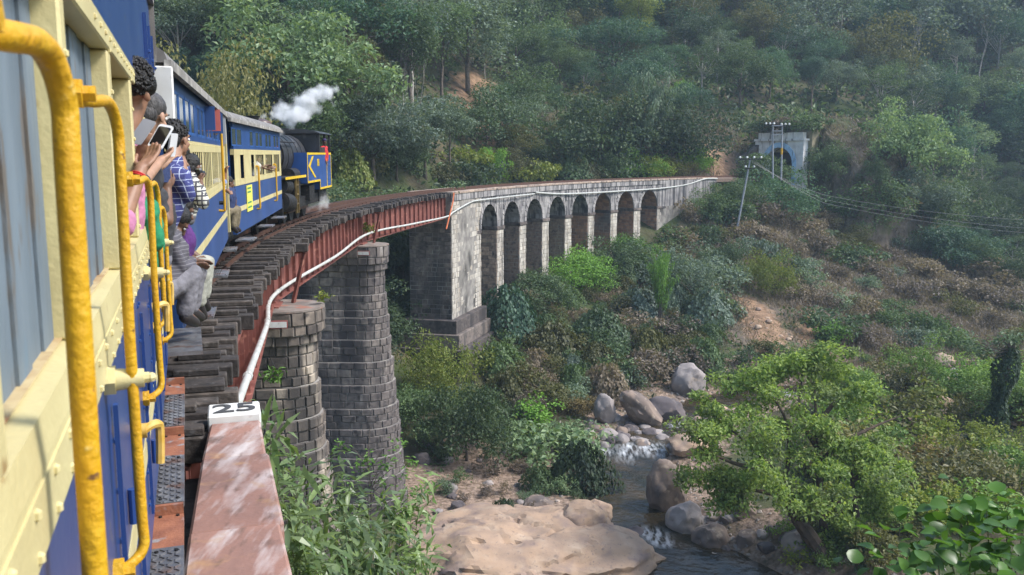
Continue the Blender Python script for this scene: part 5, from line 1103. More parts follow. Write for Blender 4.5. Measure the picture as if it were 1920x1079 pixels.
def where(px, py):
    dx, dy, ph = min(((px-a, py-b2, p) for a, b2, p in LM), key=lambda q: q[0]**2+(q[1]*1.2)**2)
    if abs(dx) < 22 and abs(dy) < 22: return 'beside '+ph
    far = '' if math.hypot(dx, dy) < 75 else 'well '
    if abs(dy) > abs(dx)*1.1: r_ = 'above ' if dy < 0 else 'below '
    else: r_ = 'left of ' if dx < 0 else 'right of '
    return far+r_+ph
ORD = ['first', 'second', 'third', 'fourth', 'fifth', 'sixth', 'seventh', 'eighth', 'ninth', 'tenth', 'eleventh', 'twelfth']
def settle():
    global PEND
    by = {}
    for o, look, wh, x in PEND: by.setdefault((look, wh), []).append((x, o))
    for (look, wh), l in by.items():
        l.sort(key=lambda q: q[0])
        for i, (x, o) in enumerate(l):
            o['label'] = f'{look} {wh}' if len(l) == 1 else (f'{look} {wh}, {"left" if i == 0 else "right"} one of two' if len(l) == 2 else f'{look} {wh}, {ORD[min(i, 11)]} from left')
    PEND.clear()
CNAME = {'dark': 'dark green', 'mid': 'mid green', 'bluegreen': 'blue-green', 'greygreen': 'grey-green', 'palegreen': 'pale green', 'yellowgreen': 'yellow-green', 'yellowish': 'yellowish', 'bright': 'bright green', 'olive': 'olive', 'dry': 'dry brown', 'rusty': 'rust-tinged', 'stream': 'fresh green'}
SNAME = {'mossy': ('mossy', 'tree'), 'bush': ('bushy', 'shrub'), 'round': ('round-crowned', 'tree'), 'tall': ('tall', 'tree'), 'spread': ('spreading', 'tree'), 'bigleaf': ('large-leaved', 'tree'), 'airy': ('thin-crowned', 'tree'), 'shrub': ('bushy', 'shrub'), 'thicket': ('tangled', 'shrub'), 'loose': ('loose', 'shrub'), 'feather': ('drooping feathery', 'bamboo'), 'creeper': ('creeper-covered', 'mound'), 'bare': ('leafless', 'tree')}
NAME = {'tree': 'forest_tree', 'shrub': 'hillside_shrub', 'bamboo': 'bamboo_clump', 'mound': 'creeper_mound'}
def plant(sp_, px, py, hpx, colr, wpx=None, Y=None, label=None, name=None, group=None, q=None, cat=None):
    if q is None:
        q = ground_at(px, py) if Y is None else None
        if Y is not None: a = at(px, py, Y); q = Vector((a.x, a.y, tz(a.x, a.y)))
        if q is None: return None
    dist = proj(q)[2]
    key = 'bush' if sp_ in ('shrub', 'thicket', 'loose', 'creeper') and hpx*dist/FPX > 2.9 else sp_
    tm, cm, H = random.choice(SPC[key]); sc_ = hpx*dist/FPX/H; sw = sc_ if wpx is None else sc_*wpx
    adj, noun = SNAME[sp_]; e = empty(name or NAME[noun], q, random.uniform(0, 6.28)); e.scale = (sw*random.uniform(.9, 1.1), sw*random.uniform(.9, 1.1), sc_)
    props(e, None, cat or ('tree' if noun == 'bamboo' else 'shrub' if noun == 'mound' else noun), group or {'tree': 'trees of the wooded hillside', 'shrub': 'shrubs on the slopes', 'bamboo': 'bamboo clumps on the hillside', 'mound': 'mounds of creeper on the slopes'}[noun])
    link('trunk' if sp_ not in ('feather', 'creeper') else 'stem', tm, None, e)
    if cm:
        c = link('crown', cm, None, e); c.material_slots[0].link = 'OBJECT'; c.material_slots[0].material = M['leaf_'+colr]
    if label: e['label'] = label
    else: PEND.append((e, f'{"" if sp_ == "bare" else CNAME[colr]+" "}{adj} {noun}'.replace('bare ', ''), where(px, py-hpx*.45), px))
    return e
G_ = dict(zip('x', 'x'))
hero = [('bare', 757, 245, 150, 'mid', .6, 'slim pale trunk rising left of the brown gully, left one of a close pair'), ('bare', 788, 240, 140, 'mid', .6, 'slim pale trunk rising left of the brown gully, right one of a close pair'), ('bare', 1004, 110, 120, 'mid', .6, 'slender pale leafless tree at the top middle of the woods'),
 ('bigleaf', 545, 300, 300, 'palegreen', 1.25, 'large pale green tree of broad pale leaves rising behind the steam'),
 ('bigleaf', 700, 352, 190, 'greygreen', 1.2, 'grey-green large-leaved bush beside the locomotive above the track'),
 ('bigleaf', 745, 345, 120, 'greygreen', 1.1, 'smaller grey-green leafy bush overhanging the track by the girders'),
 ('spread', 440, 180, 200, 'mid', 1.2, 'mid green spreading tree behind the yellowish tree'),
 ('round', 335, 130, 170, 'dark', 1.2, 'dark green tree at the top left beyond the carriage roof'),
 ('tall', 770, 250, 260, 'mid', 1.1, 'tall green tree with slim pale trunks left of the brown gully'),
 ('tall', 830, 215, 240, 'mid', 1.1, 'tall dense green tree at the edge of the brown gully'),
 ('spread', 650, 200, 220, 'bluegreen', 1.2, 'hazy blue-green spreading tree above the steam plume'),
 ('tall', 1195, 140, 165, 'yellowgreen', 1.05, 'yellow-green tree standing out on the upper wooded slope'),
 ('feather', 1212, 322, 205, 'palegreen', .85, 'tall drooping pale bamboo clump above the far end of the viaduct'),
 ('feather', 1165, 325, 130, 'bluegreen', 1.0, 'lower blue-green bamboo clump left of the tall drooping one'),
 ('round', 1278, 228, 72, 'bright', 1.0, 'bright green round tree right of the tall drooping bamboo'),
 ('creeper', 1125, 325, 150, 'dark', 1.0, 'dark creeper-smothered mound left of the bamboo above the viaduct'),
 ('bigleaf', 1690, 400, 190, 'palegreen', .95, 'pale feathery tree to the right of the tunnel'),
 ('round', 1640, 392, 72, 'mid', 1.0, 'green bush-like tree between the tunnel and the pale feathery tree'),
 ('thicket', 1465, 412, 88, 'bluegreen', 1.1, 'wide blue-green bush in front of the tunnel'),
 ('thicket', 1555, 365, 60, 'mid', 1.1, 'low green bush at the right foot of the tunnel'),
 ('thicket', 1425, 350, 60, 'mid', 1.2, 'small green bush between the leaning pole and the tunnel'),
 ('shrub', 1448, 560, 90, 'yellowgreen', .8, 'yellow-green bush on the ridge above the bare earth slip'),
 ('bare', 1705, 175, 150, 'mid', .8, 'leafless pale tree at the upper right of the slope'), ('bare', 1836, 165, 125, 'mid', .9, 'leafless forked pale tree near the upper right corner'),
 ('feather', 1238, 620, 165, 'bright', .45, 'bright green creeper-hung column on the bank below the last arches'),
 ('shrub', 1292, 570, 110, 'greygreen', .9, 'grey-green shrub right of the bright creeper-hung column'),
 ('creeper', 1075, 545, 75, 'bright', 1.3, 'bright green creeper mound at the foot of the middle arches'), ('creeper', 1140, 520, 75, 'mid', 1.3, 'green creeper mound under the sixth arch'),
 ('creeper', 1010, 590, 80, 'mid', 1.2, 'green creeper mound below the third arch'), ('creeper', 1185, 510, 70, 'bright', 1.1, 'bright creeper mound under the seventh arch'), ('creeper', 950, 620, 70, 'bluegreen', 1.1, 'blue-green creeper mound right of the square viaduct pier'),
 ('bush', 875, 868, 150, 'dark', .8, 'dark ivy-draped bush between the farther pier and the stream'), ('thicket', 790, 830, 110, 'mid', .9, 'tangled green shrub beside the farther pier'), ('loose', 815, 760, 130, 'yellowgreen', .7, 'thin sapling with yellow-green tips before the stepped plinth'),
 ('loose', 890, 720, 75, 'yellowgreen', .8, 'yellow-green sprig growing by the plinth steps'), ('shrub', 1000, 800, 55, 'bright', 1.2, 'bright yellow-green low bush above the left bank'),
 ('thicket', 1035, 860, 70, 'palegreen', 1.5, 'pale mound of leaves and dry stems on the left bank'), ('creeper', 1085, 920, 75, 'dark', .9, 'dark ivy hanging over the left bank of the stream'),
 ('thicket', 1640, 432, 85, 'mid', 1.2, 'rounded green bush below the pale feathery tree, left one of three'), ('thicket', 1695, 452, 85, 'greygreen', 1.2, 'grey-green bush below the pale feathery tree, middle one of three'), ('creeper', 1742, 440, 105, 'mid', 1.0, 'green creeper-hung bank below the pale feathery tree, right one of three'),
 ('shrub', 1560, 650, 45, 'bright', .8, 'small bright bush at the foot of the earth slip')]
for sp_, x, y, h, c_, w_, lab in hero: plant(sp_, x, y, h, c_, w_, label=lab)
_q = at(415, 260, 47); _q.z = tz(_q.x, _q.y); _b = proj(_q)[1]; plant('mossy', 415, _b, _b-98, 'yellowish', .62, label='yellowish tree with mossy drooping foliage just behind the carriage roofs', q=_q)
# scattered planting: even over the slopes as seen from the train
PTS = [(x, y, .35*h) for _, x, y, h, *_r in hero]
def track_y(px):
    if px < 620: return 9999
    return proj(P(ont(px, 300, -1.2)[0] if px < 1335 else 115, -1.2, 0))[1]
def scatter(poly, space, hr, sps, cols, n_max, wr=(.9, 1.3), avoid=None):
    xs = [p[0] for p in poly]; ys = [p[1] for p in poly]; c = 0; tries = 0
    while c < n_max and tries < n_max*25:
        tries += 1; x = random.uniform(min(xs), max(xs)); y = random.uniform(min(ys), max(ys)); ins = False
        for i in range(len(poly)):
            (x1, y1), (x2, y2) = poly[i], poly[i-1]
            if (y1 > y) != (y2 > y) and x < (x2-x1)*(y-y1)/(y2-y1)+x1: ins = not ins
        if not ins or any((x-a)**2+((y-b2)*1.3)**2 < (space*.5+min(r_, space)*.5)**2 for a, b2, r_ in PTS): continue
        q = ground_at(x, y)
        if q is None: continue
        if DT[min(max(int(q.y-GY0), 0), ZZ.shape[0]-1), min(max(int(q.x-GX0), 0), ZZ.shape[1]-1)] < 3.4: continue
        h = random.uniform(*hr)
        if avoid and avoid(x, y, h): continue
        if 1375 < x < 1605 and y > 228 and y-h < 300: continue
        if 715 < x < 905 and 560 < y < 790 and y-h < 690: continue
        PTS.append((x, y, space)); plant(random.choice(sps), x, y, h, random.choice(cols), random.uniform(*wr), q=q); c += 1
in_tunnel = lambda x, y, h: 1385 < x < 1560 and y-h < 330 and y > 255
gul = lambda x, y, h: (865 < x < 965 and 130 < y < 330 and random.random() < .7)
scatter([(310, 350), (310, -30), (880, -30), (880, 345)], 46, (120, 210), ['round', 'tall', 'spread', 'bigleaf', 'airy', 'feather'], ['mid', 'mid', 'greygreen', 'dark', 'bluegreen', 'palegreen', 'olive', 'greygreen'], 46)
scatter([(880, 330), (880, -40), (1340, -40), (1340, 200), (1270, 320)], 40, (70, 135), ['round', 'tall', 'airy', 'spread', 'airy', 'thicket'], ['mid', 'greygreen', 'bluegreen', 'dark', 'bluegreen', 'olive', 'mid'], 60, avoid=gul)
scatter([(1330, 215), (1330, -40), (1925, -40), (1925, 330), (1740, 330), (1560, 215)], 40, (70, 130), ['round', 'round', 'airy', 'spread', 'tall', 'thicket'], ['mid', 'bluegreen', 'dark', 'greygreen', 'bluegreen', 'palegreen', 'olive'], 76, avoid=in_tunnel)
scatter([(1690, 420), (1690, 300), (1925, 300), (1925, 560), (1790, 520), (1740, 430)], 40, (50, 95), ['round', 'thicket', 'spread', 'airy'], ['mid', 'dark', 'dark', 'bluegreen'], 30)
scatter([(640, 352), (640, 322), (1330, 322), (1330, 338), (900, 348)], 26, (30, 60), ['thicket', 'shrub', 'creeper'], ['mid', 'bright', 'yellowgreen', 'dark', 'olive'], 30, avoid=lambda x, y, h: x > 1300)
scatter([(560, 700), (600, 420), (880, 440), (880, 620), (760, 740)], 36, (60, 120), ['round', 'thicket', 'creeper'], ['dark', 'dark', 'mid'], 22)
scatter([(900, 660), (960, 560), (1250, 470), (1340, 420), (1340, 690), (1180, 740), (960, 790)], 25, (22, 54), ['shrub', 'thicket', 'loose', 'creeper', 'loose'], ['mid', 'mid', 'olive', 'dry', 'mid', 'dry', 'olive', 'greygreen'], 105)
scatter([(1020, 690), (1110, 690), (1120, 790), (1000, 790)], 26, (30, 50), ['loose', 'shrub'], ['rusty', 'olive', 'yellowish'], 8)
scatter([(1290, 420), (1370, 345), (1440, 400), (1420, 520), (1340, 600)], 32, (30, 62), ['shrub', 'thicket', 'loose'], ['mid', 'greygreen', 'olive', 'dry', 'mid'], 24)
scatter([(1430, 440), (1620, 380), (1930, 520), (1930, 680), (1560, 690), (1480, 560)], 28, (22, 50), ['shrub', 'loose', 'thicket'], ['greygreen', 'olive', 'dry', 'dry', 'dry', 'mid'], 70)
scatter([(1300, 690), (1420, 660), (1560, 690), (1660, 720), (1500, 760), (1330, 740)], 34, (25, 50), ['shrub', 'loose'], ['mid', 'olive', 'bright', 'dry'], 12)
scatter([(1560, 760), (1930, 700), (1930, 1000), (1640, 1010), (1560, 900)], 44, (45, 95), ['shrub', 'loose', 'thicket', 'loose'], ['yellowgreen', 'stream', 'olive', 'bright', 'yellowish', 'rusty', 'stream'], 44)
scatter([(1440, 1075), (1500, 960), (1640, 930), (1720, 960), (1640, 1079)], 34, (30, 60), ['shrub', 'loose', 'thicket'], ['stream', 'mid', 'yellowgreen', 'olive'], 16)
scatter([(770, 930), (770, 800), (950, 760), (1090, 800), (1100, 940), (960, 985)], 36, (18, 40), ['shrub', 'loose', 'creeper'], ['mid', 'dark', 'olive', 'palegreen', 'dry'], 26)
settle()
# ground cover: leaf tufts and dry grass, nobody could count them
def cover(name, n, rect, keep, size, colr, k, asp, upw, label, jit=.5, Zmax=None):
    rg = np.random.default_rng(len(name)*7+n); x = rg.uniform(rect[0], rect[1], n); y = rg.uniform(rect[2], rect[3], n)
    d = np.stack([x, y], 1); dep = y; u = 960+FPX*x/np.maximum(y, 1); ok = (y > 14) & (u > -150) & (u < 2070)
    ii_ = np.clip(((y-GY0)/GS).astype(int), 0, len(gy)-1); jj_ = np.clip(((x-GX0)/GS).astype(int), 0, len(gx)-1)
    ok &= (DT[ii_, jj_] > 3.2) & (RD[ii_, jj_] > RH[ii_, jj_]+.9) & keep(ii_, jj_, rg.random(n)); x, y = x[ok], y[ok]
    z = np.array([tz(a, b2) for a, b2 in zip(x, y)]); m_ = len(x); far = np.clip(y/70, .5, 2.2)
    p = np.repeat(np.stack([x, y, z], 1), k, 0)+np.random.default_rng(3).normal(0, jit, (m_*k, 3))*np.array([1, 1, .35])*np.repeat(far, k)[:, None]; p[:, 2] += .12
    ax = rdir(m_*k, rg)+np.array([0, 0, upw]); v, f = leaves(p, rdir(m_*k, rg)+np.array([0, 0, .6]), ax, size*np.repeat(far, k)*rg.uniform(.5, 1.4, m_*k), asp, .2, rg)
    link(name, npmesh(name, v, f), M['leaf_'+colr], kind='stuff', label=label, cat='ground cover')
cv = C_
cover('undergrowth', 15000, (-70, 150, 25, 230), lambda i, j, r_: (cv[i, j, 0]+cv[i, j, 1]*2+cv[i, j, 2] < r_) & (r_ > .1), .42, 'mid', 9, .6, .3, 'leafy undergrowth between the trees and bushes')
cover('dark_undergrowth', 9000, (-70, 150, 25, 230), lambda i, j, r_: (cv[i, j, 0]+cv[i, j, 1]*2+cv[i, j, 2] < r_), .42, 'dark', 8, .6, .3, 'dark leafy undergrowth on the wooded slopes')
cover('dry_grass', 48000, (-10, 90, 50, 130), lambda i, j, r_: (cv[i, j, 0] > r_*.9) & (cv[i, j, 1] < .5), .45, 'dry', 7, .13, 1.3, 'dry brown grass on the open slopes', .3)
cover('bank_grass', 9000, (-14, 60, 32, 72), lambda i, j, r_: r_ < .6, .24, 'olive', 7, .16, 1.2, 'grass and weeds on the stream banks', .3)
# ------------------------------------------------------------------ tunnel, poles, wires
TSN = 129.5; TZ = -.65
tn = empty('tunnel_portal', P(TSN, 0, 0), label='stone tunnel portal with a pale blue painted arch ring and dark mouth', cat='tunnel')
M['portal'] = mat('streaked_portal_masonry', (.8, .78, .77), (.6, .58, .57), 1.2, rough=.9, bump=.4, bscale=12, layers=[((.16, .15, .15), .9, .56, .68, (1.8, 1.8, .2))])
M['blue_ring'] = mat('pale_blue_limewash', (.45, .66, .88), (.36, .54, .76), 2, rough=.85, layers=[((.12, .15, .18), 2, .55, .7, (1, 1, .3))])
tq = lambda a, b2, c: P(TSN+c, a, b2+TZ)
W0, W1, ro, zsp = -3.7, 3.7, 2.05, 2.15
arc = [(-ro*math.cos(math.pi*k/16), zsp+ro*math.sin(math.pi*k/16)) for k in range(17)]
pw = MB(); pw.prism([(W0, -3), (-ro, -3), (-ro, 5.0), (W0, 5.0)], 0, .8, tq); pw.prism([(ro, -3), (W1, -3), (W1, 5.0), (ro, 5.0)], 0, .8, tq)
for k in range(16): pw.prism([arc[k], arc[k+1], (arc[k+1][0], 5.0), (arc[k][0], 5.0)], 0, .8, tq)
pw.build('portal_wall', M['portal'], tn, True)
for k in range(14):
    t0, t1 = math.pi*(k+.03)/14, math.pi*(k+.97)/14; MB().prism([(-(ro+r)*math.cos(t), zsp+(ro+r)*math.sin(t)) for t, r in ((t0, 0), (t1, 0), (t1, .62), (t0, .62))], -.07, .02, tq).build('ring_stone', M['blue_ring'], tn, True)
for sx in (-1, 1):
    for j in range(6): MB().box((sx*2.36-.3, -.06, -.4+j*.43), (sx*2.36+.3, .02, -.0+j*.43), lambda x, y, z: P(TSN+y, x, z+TZ)).build('ring_stone', M['blue_ring'], tn, True)
    for j in range(11): MB().box((sx*3.4-.34, -.16-.02*(j % 2), -.5+j*.5), (sx*3.4+.34, .02, -.04+j*.5), lambda x, y, z: P(TSN+y, x, z+TZ)).build('quoin_stone', M['portal'], tn, True)
MB().box((W0-.15, -.25, 5.003), (W1+.15, .9, 5.25), lambda x, y, z: P(TSN+y, x, z+TZ)).build('cornice', M['portal'], tn, True)
for j in range(8): MB().box((W0+.35+j*.86, -.05, 5.255), (W0+1.19+j*.86, .6, 6.05+random.uniform(-.06, .05)), lambda x, y, z: P(TSN+y, x, z+TZ)).build('parapet_stone', M['portal'], tn, True)
MB().box((-4.2, .85, 3.6), (4.2, 5.5, 7.1), lambda x, y, z: P(TSN+y, x, z+TZ)).build('earth_bank', mat('dry_grass_bank', (.3, .25, .17), (.18, .17, .1), 2, rough=.95), None, kind='structure')
for la, h_, c_ in ((-3, 30, 'mid'), (-1.1, 24, 'olive'), (.8, 28, 'dry'), (2.6, 32, 'mid')): _q = P(TSN+1.0, la, 6.3+TZ); _p = proj(_q); plant('thicket', _p[0], _p[1], h_, c_, 1.3, q=_q)
bore = MB(); N_ = 16; pr = [(-ro, -1)]+arc+[(ro, -1)]; ins = pr; out_ = [(a*1.1, b2*1.06+.05) for a, b2 in pr]; n = len(pr)
vs = [tq(a, b2, c) for c in (.79, 16) for a, b2 in ins]; bore.add(vs, [(i, i+1, n+i+1, n+i) for i in range(n-1)]+[tuple(range(n, 2*n))]); bore.build('tunnel_bore', M['dark'], tn, True)
ww = MB(); ww.prism([(0, -3), (0, 3.9), (-5.5, .3), (-5.5, -3)], 0, .6, lambda a, b2, c: P(TSN-.2+a*.55, W0+a*.55+c, b2)); ww.build('tunnel_wing_wall', M['stone3'], None, label='sloping rough stone wing wall left of the tunnel portal', cat='wall')
def pole(base, top, r, label, arms=(), group='wooden and steel line poles by the tunnel', up=None):
    d = top-base; e = empty('line_pole', base, label=label, cat='pole', group=group)
    MB().tube([base-d.normalized()*1.0, top], [r, r*.8], 8).build('pole', M['polem'], e, True)
    for (t, w, off, ni) in arms:
        c = base.lerp(top, t)+V(off, 0, 0); MB().box((-w/2, -.05, -.06), (w/2, .05, .06), lambda x, y, z: c+V(x, y, z)+V(0, -.12, 0)).build('cross_arm', M['iron'], e, True)
        for i in range(ni):
            x = -w/2+.06+(w-.12)*i/max(ni-1, 1); ins_ = MB().tube([c+V(x, -.12, .06), c+V(x, -.12, .14), c+V(x, -.12, .3)], [.05, .13, .09], 8); ins_.build('insulator', M['white'], e, True, smooth=True)
    return e
M['polem'] = mat('pale_grey_pole', (.3, .31, .34), (.22, .23, .26), 3, rough=.6)
Yp = 103
pole(at(1449, 318, Yp), at(1449, 232, Yp), .11, 'left one of the twin grey poles in front of the tunnel', [(.965, 1.0, -.35, 3)]); e_ = pole(at(1465, 322, Yp), at(1467, 233, Yp), .11, 'right one of the twin poles, with a yellow band, before the tunnel', [(.965, 1.0, .3, 3)])
MB().tube([at(1465.4, 290, Yp), at(1465.8, 278, Yp)], .125, 8).build('yellow_band', M['yellow'], e_, True)
for y in (236, 246, 253): MB().beam(at(1448, y, Yp-.2), at(1468, y, Yp-.2), .09, .1).build('tie_bar', M['polem'], e_, True)
pb, pt = at(1386, 408, 95), at(1407, 297, 95); pole(pb, pt, .11, 'leaning grey line pole with white insulators on the ridge', [(.985, 2.3, 0, 4), (.83, 1.0, .1, 2)])
M['wire'] = mat('grey_line_wire', (.3, .29, .29), rough=.5)
for i, (ya, yb, lab) in enumerate([(366, 411, 'uppermost'), (374, 427, 'middle one'), (381, 436, 'lowest')]):
    a = pt+V(.3*i-.4, 0, -.1); b2 = at(1960, yb+4, 84); m_ = at(1545, ya, 93); pts = [a.lerp(m_, t)-V(0, 0, 1.0*t*(1-t)) for t in np.linspace(0, 1, 8)]+[m_.lerp(b2, t)-V(0, 0, 1.6*t*(1-t)) for t in np.linspace(0, 1, 14)][1:]
    MB().tube(pts, .011, 4).build('power_line', M['wire'], None, label=f'thin sagging power line across the right slope, {lab} of the three', cat='wire', group='power lines across the valley')

# ------------------------------------------------------------------ boulders
def rockmat(name, c, c2, ly): return mat(name, c, c2, .9, rough=.88, bump=.9, bscale=5, layers=ly, rand=.12)
M['rock_tan'] = rockmat('tan_boulder', (.35, .24, .16), (.26, .185, .135), [((.2, .145, .125), .8, .52, .68, (1, 1, 2)), ((.4, .31, .23), 1.3, .5, .85, None), ((.13, .1, .085), 3.5, .6, .8, (1, .6, 2)), ((.17, .13, .11), 9, .6, .75, None)])
M['rock_grey'] = rockmat('grey_boulder', (.31, .27, .25), (.21, .185, .175), [((.1, .09, .09), 1.2, .55, .68, None), ((.38, .3, .23), 1.5, .58, .7, None)])
M['rock_dark'] = rockmat('dark_boulder', (.12, .1, .1), (.07, .06, .062), [((.2, .16, .14), 2, .56, .7, None)])
M['rock_brown'] = rockmat('brown_boulder', (.22, .165, .13), (.13, .1, .085), [((.09, .075, .07), 1.1, .5, .66, None), ((.33, .26, .2), 2.3, .58, .7, None)])
def rock_mesh(seed, rough=.22, cuts=7, sub=3, sq=.75):
    rd = random.Random(seed); bm = bmesh.new(); bmesh.ops.create_icosphere(bm, subdivisions=sub+1, radius=1)
    pl = [(Vector((rd.gauss(0, 1), rd.gauss(0, 1), rd.gauss(0, .8))).normalized(), rd.uniform(sq, .97)) for _ in range(cuts)]
    for v in bm.verts:
        d = v.co.normalized(); r = 1+rough*mnoise.noise(d*1.3+Vector((seed, 0, 0)))+rough*.4*mnoise.noise(d*3.1+Vector((0, seed, 0)))+rough*.14*mnoise.noise(d*8+Vector((0, 0, seed))); p = d*r
        for n, h in pl:
            e = p.dot(n)-h
            if e > 0: p -= n*e*.96
        v.co = p
    for v in bm.verts: v.co += v.co.normalized()*(.035*mnoise.noise(v.co*5+Vector((seed, 2, 0)))-.03*max(0, .12-abs(mnoise.noise(v.co*2.2+Vector((0, 3, seed)))))/.12)
    me = bpy.data.meshes.new('boulder'); bm.to_mesh(me); bm.free(); me.polygons.foreach_set('use_smooth', np.ones(len(me.polygons), bool)); me.set_sharp_from_angle(angle=math.radians(32))
    return me
RK = [rock_mesh(s) for s in range(8)]; RKS = [rock_mesh(s, .25, 9, 2) for s in range(20, 26)]
def boulder(px, py, w, h, m_, label, Y=None, tilt=(0, 0, 0), dep=.9, me=None, sink=.12, group='boulders in and beside the stream', z=None):
    """px,py = middle of the rock's outline, w,h its size there"""
    g = ground_at(px, py+h*.42) if Y is None else at(px, py, Y)
    dist = proj(g)[2]; c = at(px, py, g.y+w*.2*dist/FPX); dist = proj(c)[2]; o = link('boulder', (me or random.choice(RK)), None, None, label=label, cat='rock', group=group)
    if len(o.data.materials) == 0: o.data.materials.append(M['rock_grey'])
    o.material_slots[0].link = 'OBJECT'; o.material_slots[0].material = M[m_]
    o.location = c; o.scale = (w/2*dist/FPX, w/2*dep*dist/FPX, h/2*dist/FPX*1.08); o.rotation_euler = tilt; return o
_bm = rock_mesh(77, .22, 8, 5, .8)
for v in _bm.vertices:                                  # bedding steps and open cracks
    p = v.co.copy(); k_ = mnoise.noise(p*1.3); v.co += p.normalized()*(.016*math.sin(p.z*34+k_*9+p.x*3)*max(0, 1-p.z*.6)+.02*mnoise.noise(Vector((p.x*3, p.y*9, p.z*14)))+.012*mnoise.noise(p*16))
    c_ = min(abs(mnoise.noise(Vector((p.x*1.1+4, p.y*2.6, 1)))), abs(mnoise.noise(Vector((p.x*2.3, p.y*1.2+7, 5))))+.012)
    if c_ < .028: v.co -= p.normalized()*.055*(1-c_/.028)
_bm.set_sharp_from_angle(angle=math.radians(28))
boulder(965, 1090, 610, 250, 'rock_tan', 'broad flat tan boulder filling the bottom of the picture', 35.5, (.0, .03, .1), .7, _bm)
boulder(830, 1010, 170, 70, 'rock_tan', 'low tan rock shelf joined to the left of the broad boulder', 38, (0, 0, .3), .8)
for a in [(1092, 978, 88, 70, 'rock_tan', 'pale smooth boulder right above the broad flat boulder'), (1118, 962, 60, 46, 'rock_tan', 'pale rounded rock leaning behind the smooth boulder'), (1290, 718, 64, 66, 'rock_grey', 'tall pale rounded boulder standing on the far bank'),
          (1245, 775, 82, 56, 'rock_dark', 'dark boulder behind the tilted slab rock'), (1134, 770, 42, 58, 'rock_grey', 'upright grey brown rock left of the tilted slab'), (1250, 920, 76, 108, 'rock_brown', 'big brown bank rock on the right side of the stream'),
          (1287, 976, 72, 62, 'rock_grey', 'square grey boulder at the right edge of the stream'), (1336, 1011, 72, 52, 'rock_brown', 'angular brown boulder right of the square grey boulder'), (1402, 1017, 48, 46, 'rock_brown', 'round reddish boulder beside the angular brown one'),
          (1500, 1022, 62, 58, 'rock_grey', 'grey rock under the spreading tree trunk'), (1290, 838, 84, 44, 'rock_tan', 'smooth tan rock above the right bank by the cascade'), (1168, 861, 56, 22, 'rock_grey', 'flat wet rock in the middle of the cascade'),
          (1190, 1006, 46, 34, 'rock_dark', 'dark wet rock beside the lower white water'), (1155, 972, 30, 16, 'rock_dark', 'small wet rock in the stream near the smooth boulder'), (1008, 950, 58, 36, 'rock_brown', 'brown half buried rock on the left bank'), (935, 958, 40, 24, 'rock_grey', 'small grey rock left of the half buried brown rock'),
          (846, 918, 26, 24, 'rock_grey', 'small grey boulder below the farther pier, left bank'), (792, 862, 32, 26, 'rock_dark', 'dark boulder at the foot of the farther pier'), (1080, 815, 30, 16, 'rock_grey', 'small pale rock above the left bank bushes'), (1465, 1000, 40, 30, 'rock_brown', 'brown rock left of the spreading tree trunk'),
          (1395, 960, 50, 40, 'rock_brown', 'brown rock half hidden under the spreading tree'), (1440, 1045, 36, 24, 'rock_grey', 'low grey rock at the water edge under the spreading tree'), (1340, 700, 30, 22, 'rock_grey', 'small rock right of the tall pale boulder'), (860, 950, 34, 20, 'rock_dark', 'low dark rock above the tan rock shelf')]:
    boulder(*a)
sl_ = boulder(1203, 770, 50, 104, 'rock_brown', 'long tilted slab rock leaning to the right above the cascade', None, (0, -.85, .1), .9, RK[2])
n_ = 0
for (x, y, w, h) in [(1140, 822, 44, 30), (1165, 812, 26, 22), (1170, 826, 24, 26), (1192, 832, 26, 24), (1133, 838, 22, 18), (1150, 842, 20, 16), (1210, 822, 36, 16), (1228, 812, 30, 18), (1245, 836, 34, 18), (1125, 850, 16, 14), (1262, 815, 26, 18), (1180, 800, 22, 16), (1160, 800, 28, 14), (1205, 850, 18, 10), (1232, 856, 20, 12), (1218, 870, 18, 10), (1176, 893, 12, 10), (1214, 894, 13, 14), (1150, 985, 22, 12)]:
    PEND.append((boulder(x, y, w, h, random.choice(['rock_grey', 'rock_grey', 'rock_brown', 'rock_dark']), '', me=random.choice(RKS)), 'small rounded stream stone', where(x, y), x)); n_ += 1
for i in range(46):
    x = random.uniform(1640, 1930); y = random.uniform(676, 715) if i % 2 else random.uniform(715, 800)
    if i % 2: x = random.uniform(1690, 1840)
    w = random.uniform(14, 52); PEND.append((boulder(x, y, w, w*random.uniform(.35, .6), random.choice(['rock_grey', 'rock_tan', 'rock_brown', 'rock_tan']), '', me=random.choice(RKS), tilt=(0, random.uniform(-.3, .3), random.uniform(0, 3)), group='stones of the dry riverbed'), ('broad' if w > 34 else 'small')+' flat riverbed stone', where(x, y), x))
for i in range(88):
    x, y = random.choice([(1180, 825), (1150, 835), (1230, 830), (1420, 1030), (1480, 1040), (1360, 1040), (1340, 985), (1250, 800), (1200, 815), (1160, 825), (1140, 800), (1215, 840), (1530, 1050), (1450, 1010)]); x += random.uniform(-45, 45); y += random.uniform(-14, 14); w = random.uniform(14, 38); cl_ = random.choice(['grey', 'grey', 'brown', 'dark']); PEND.append((boulder(x, y, w, w*random.uniform(.55, .85), 'rock_'+cl_, '', me=random.choice(RKS), tilt=(random.uniform(-.3, .3), random.uniform(-.4, .4), random.uniform(0, 3))), 'angular '+cl_+' stream rock', where(x, y), x))
for i in range(26):
    x = random.uniform(780, 1090); y = random.uniform(830, 960); w = random.uniform(8, 22); PEND.append((boulder(x, y, w, w*.65, random.choice(['rock_grey', 'rock_dark']), '', me=random.choice(RKS), group='stones on the left bank'), random.choice(['small loose', 'tiny rounded', 'small angular'])+' bank stone', where(x, y), x))
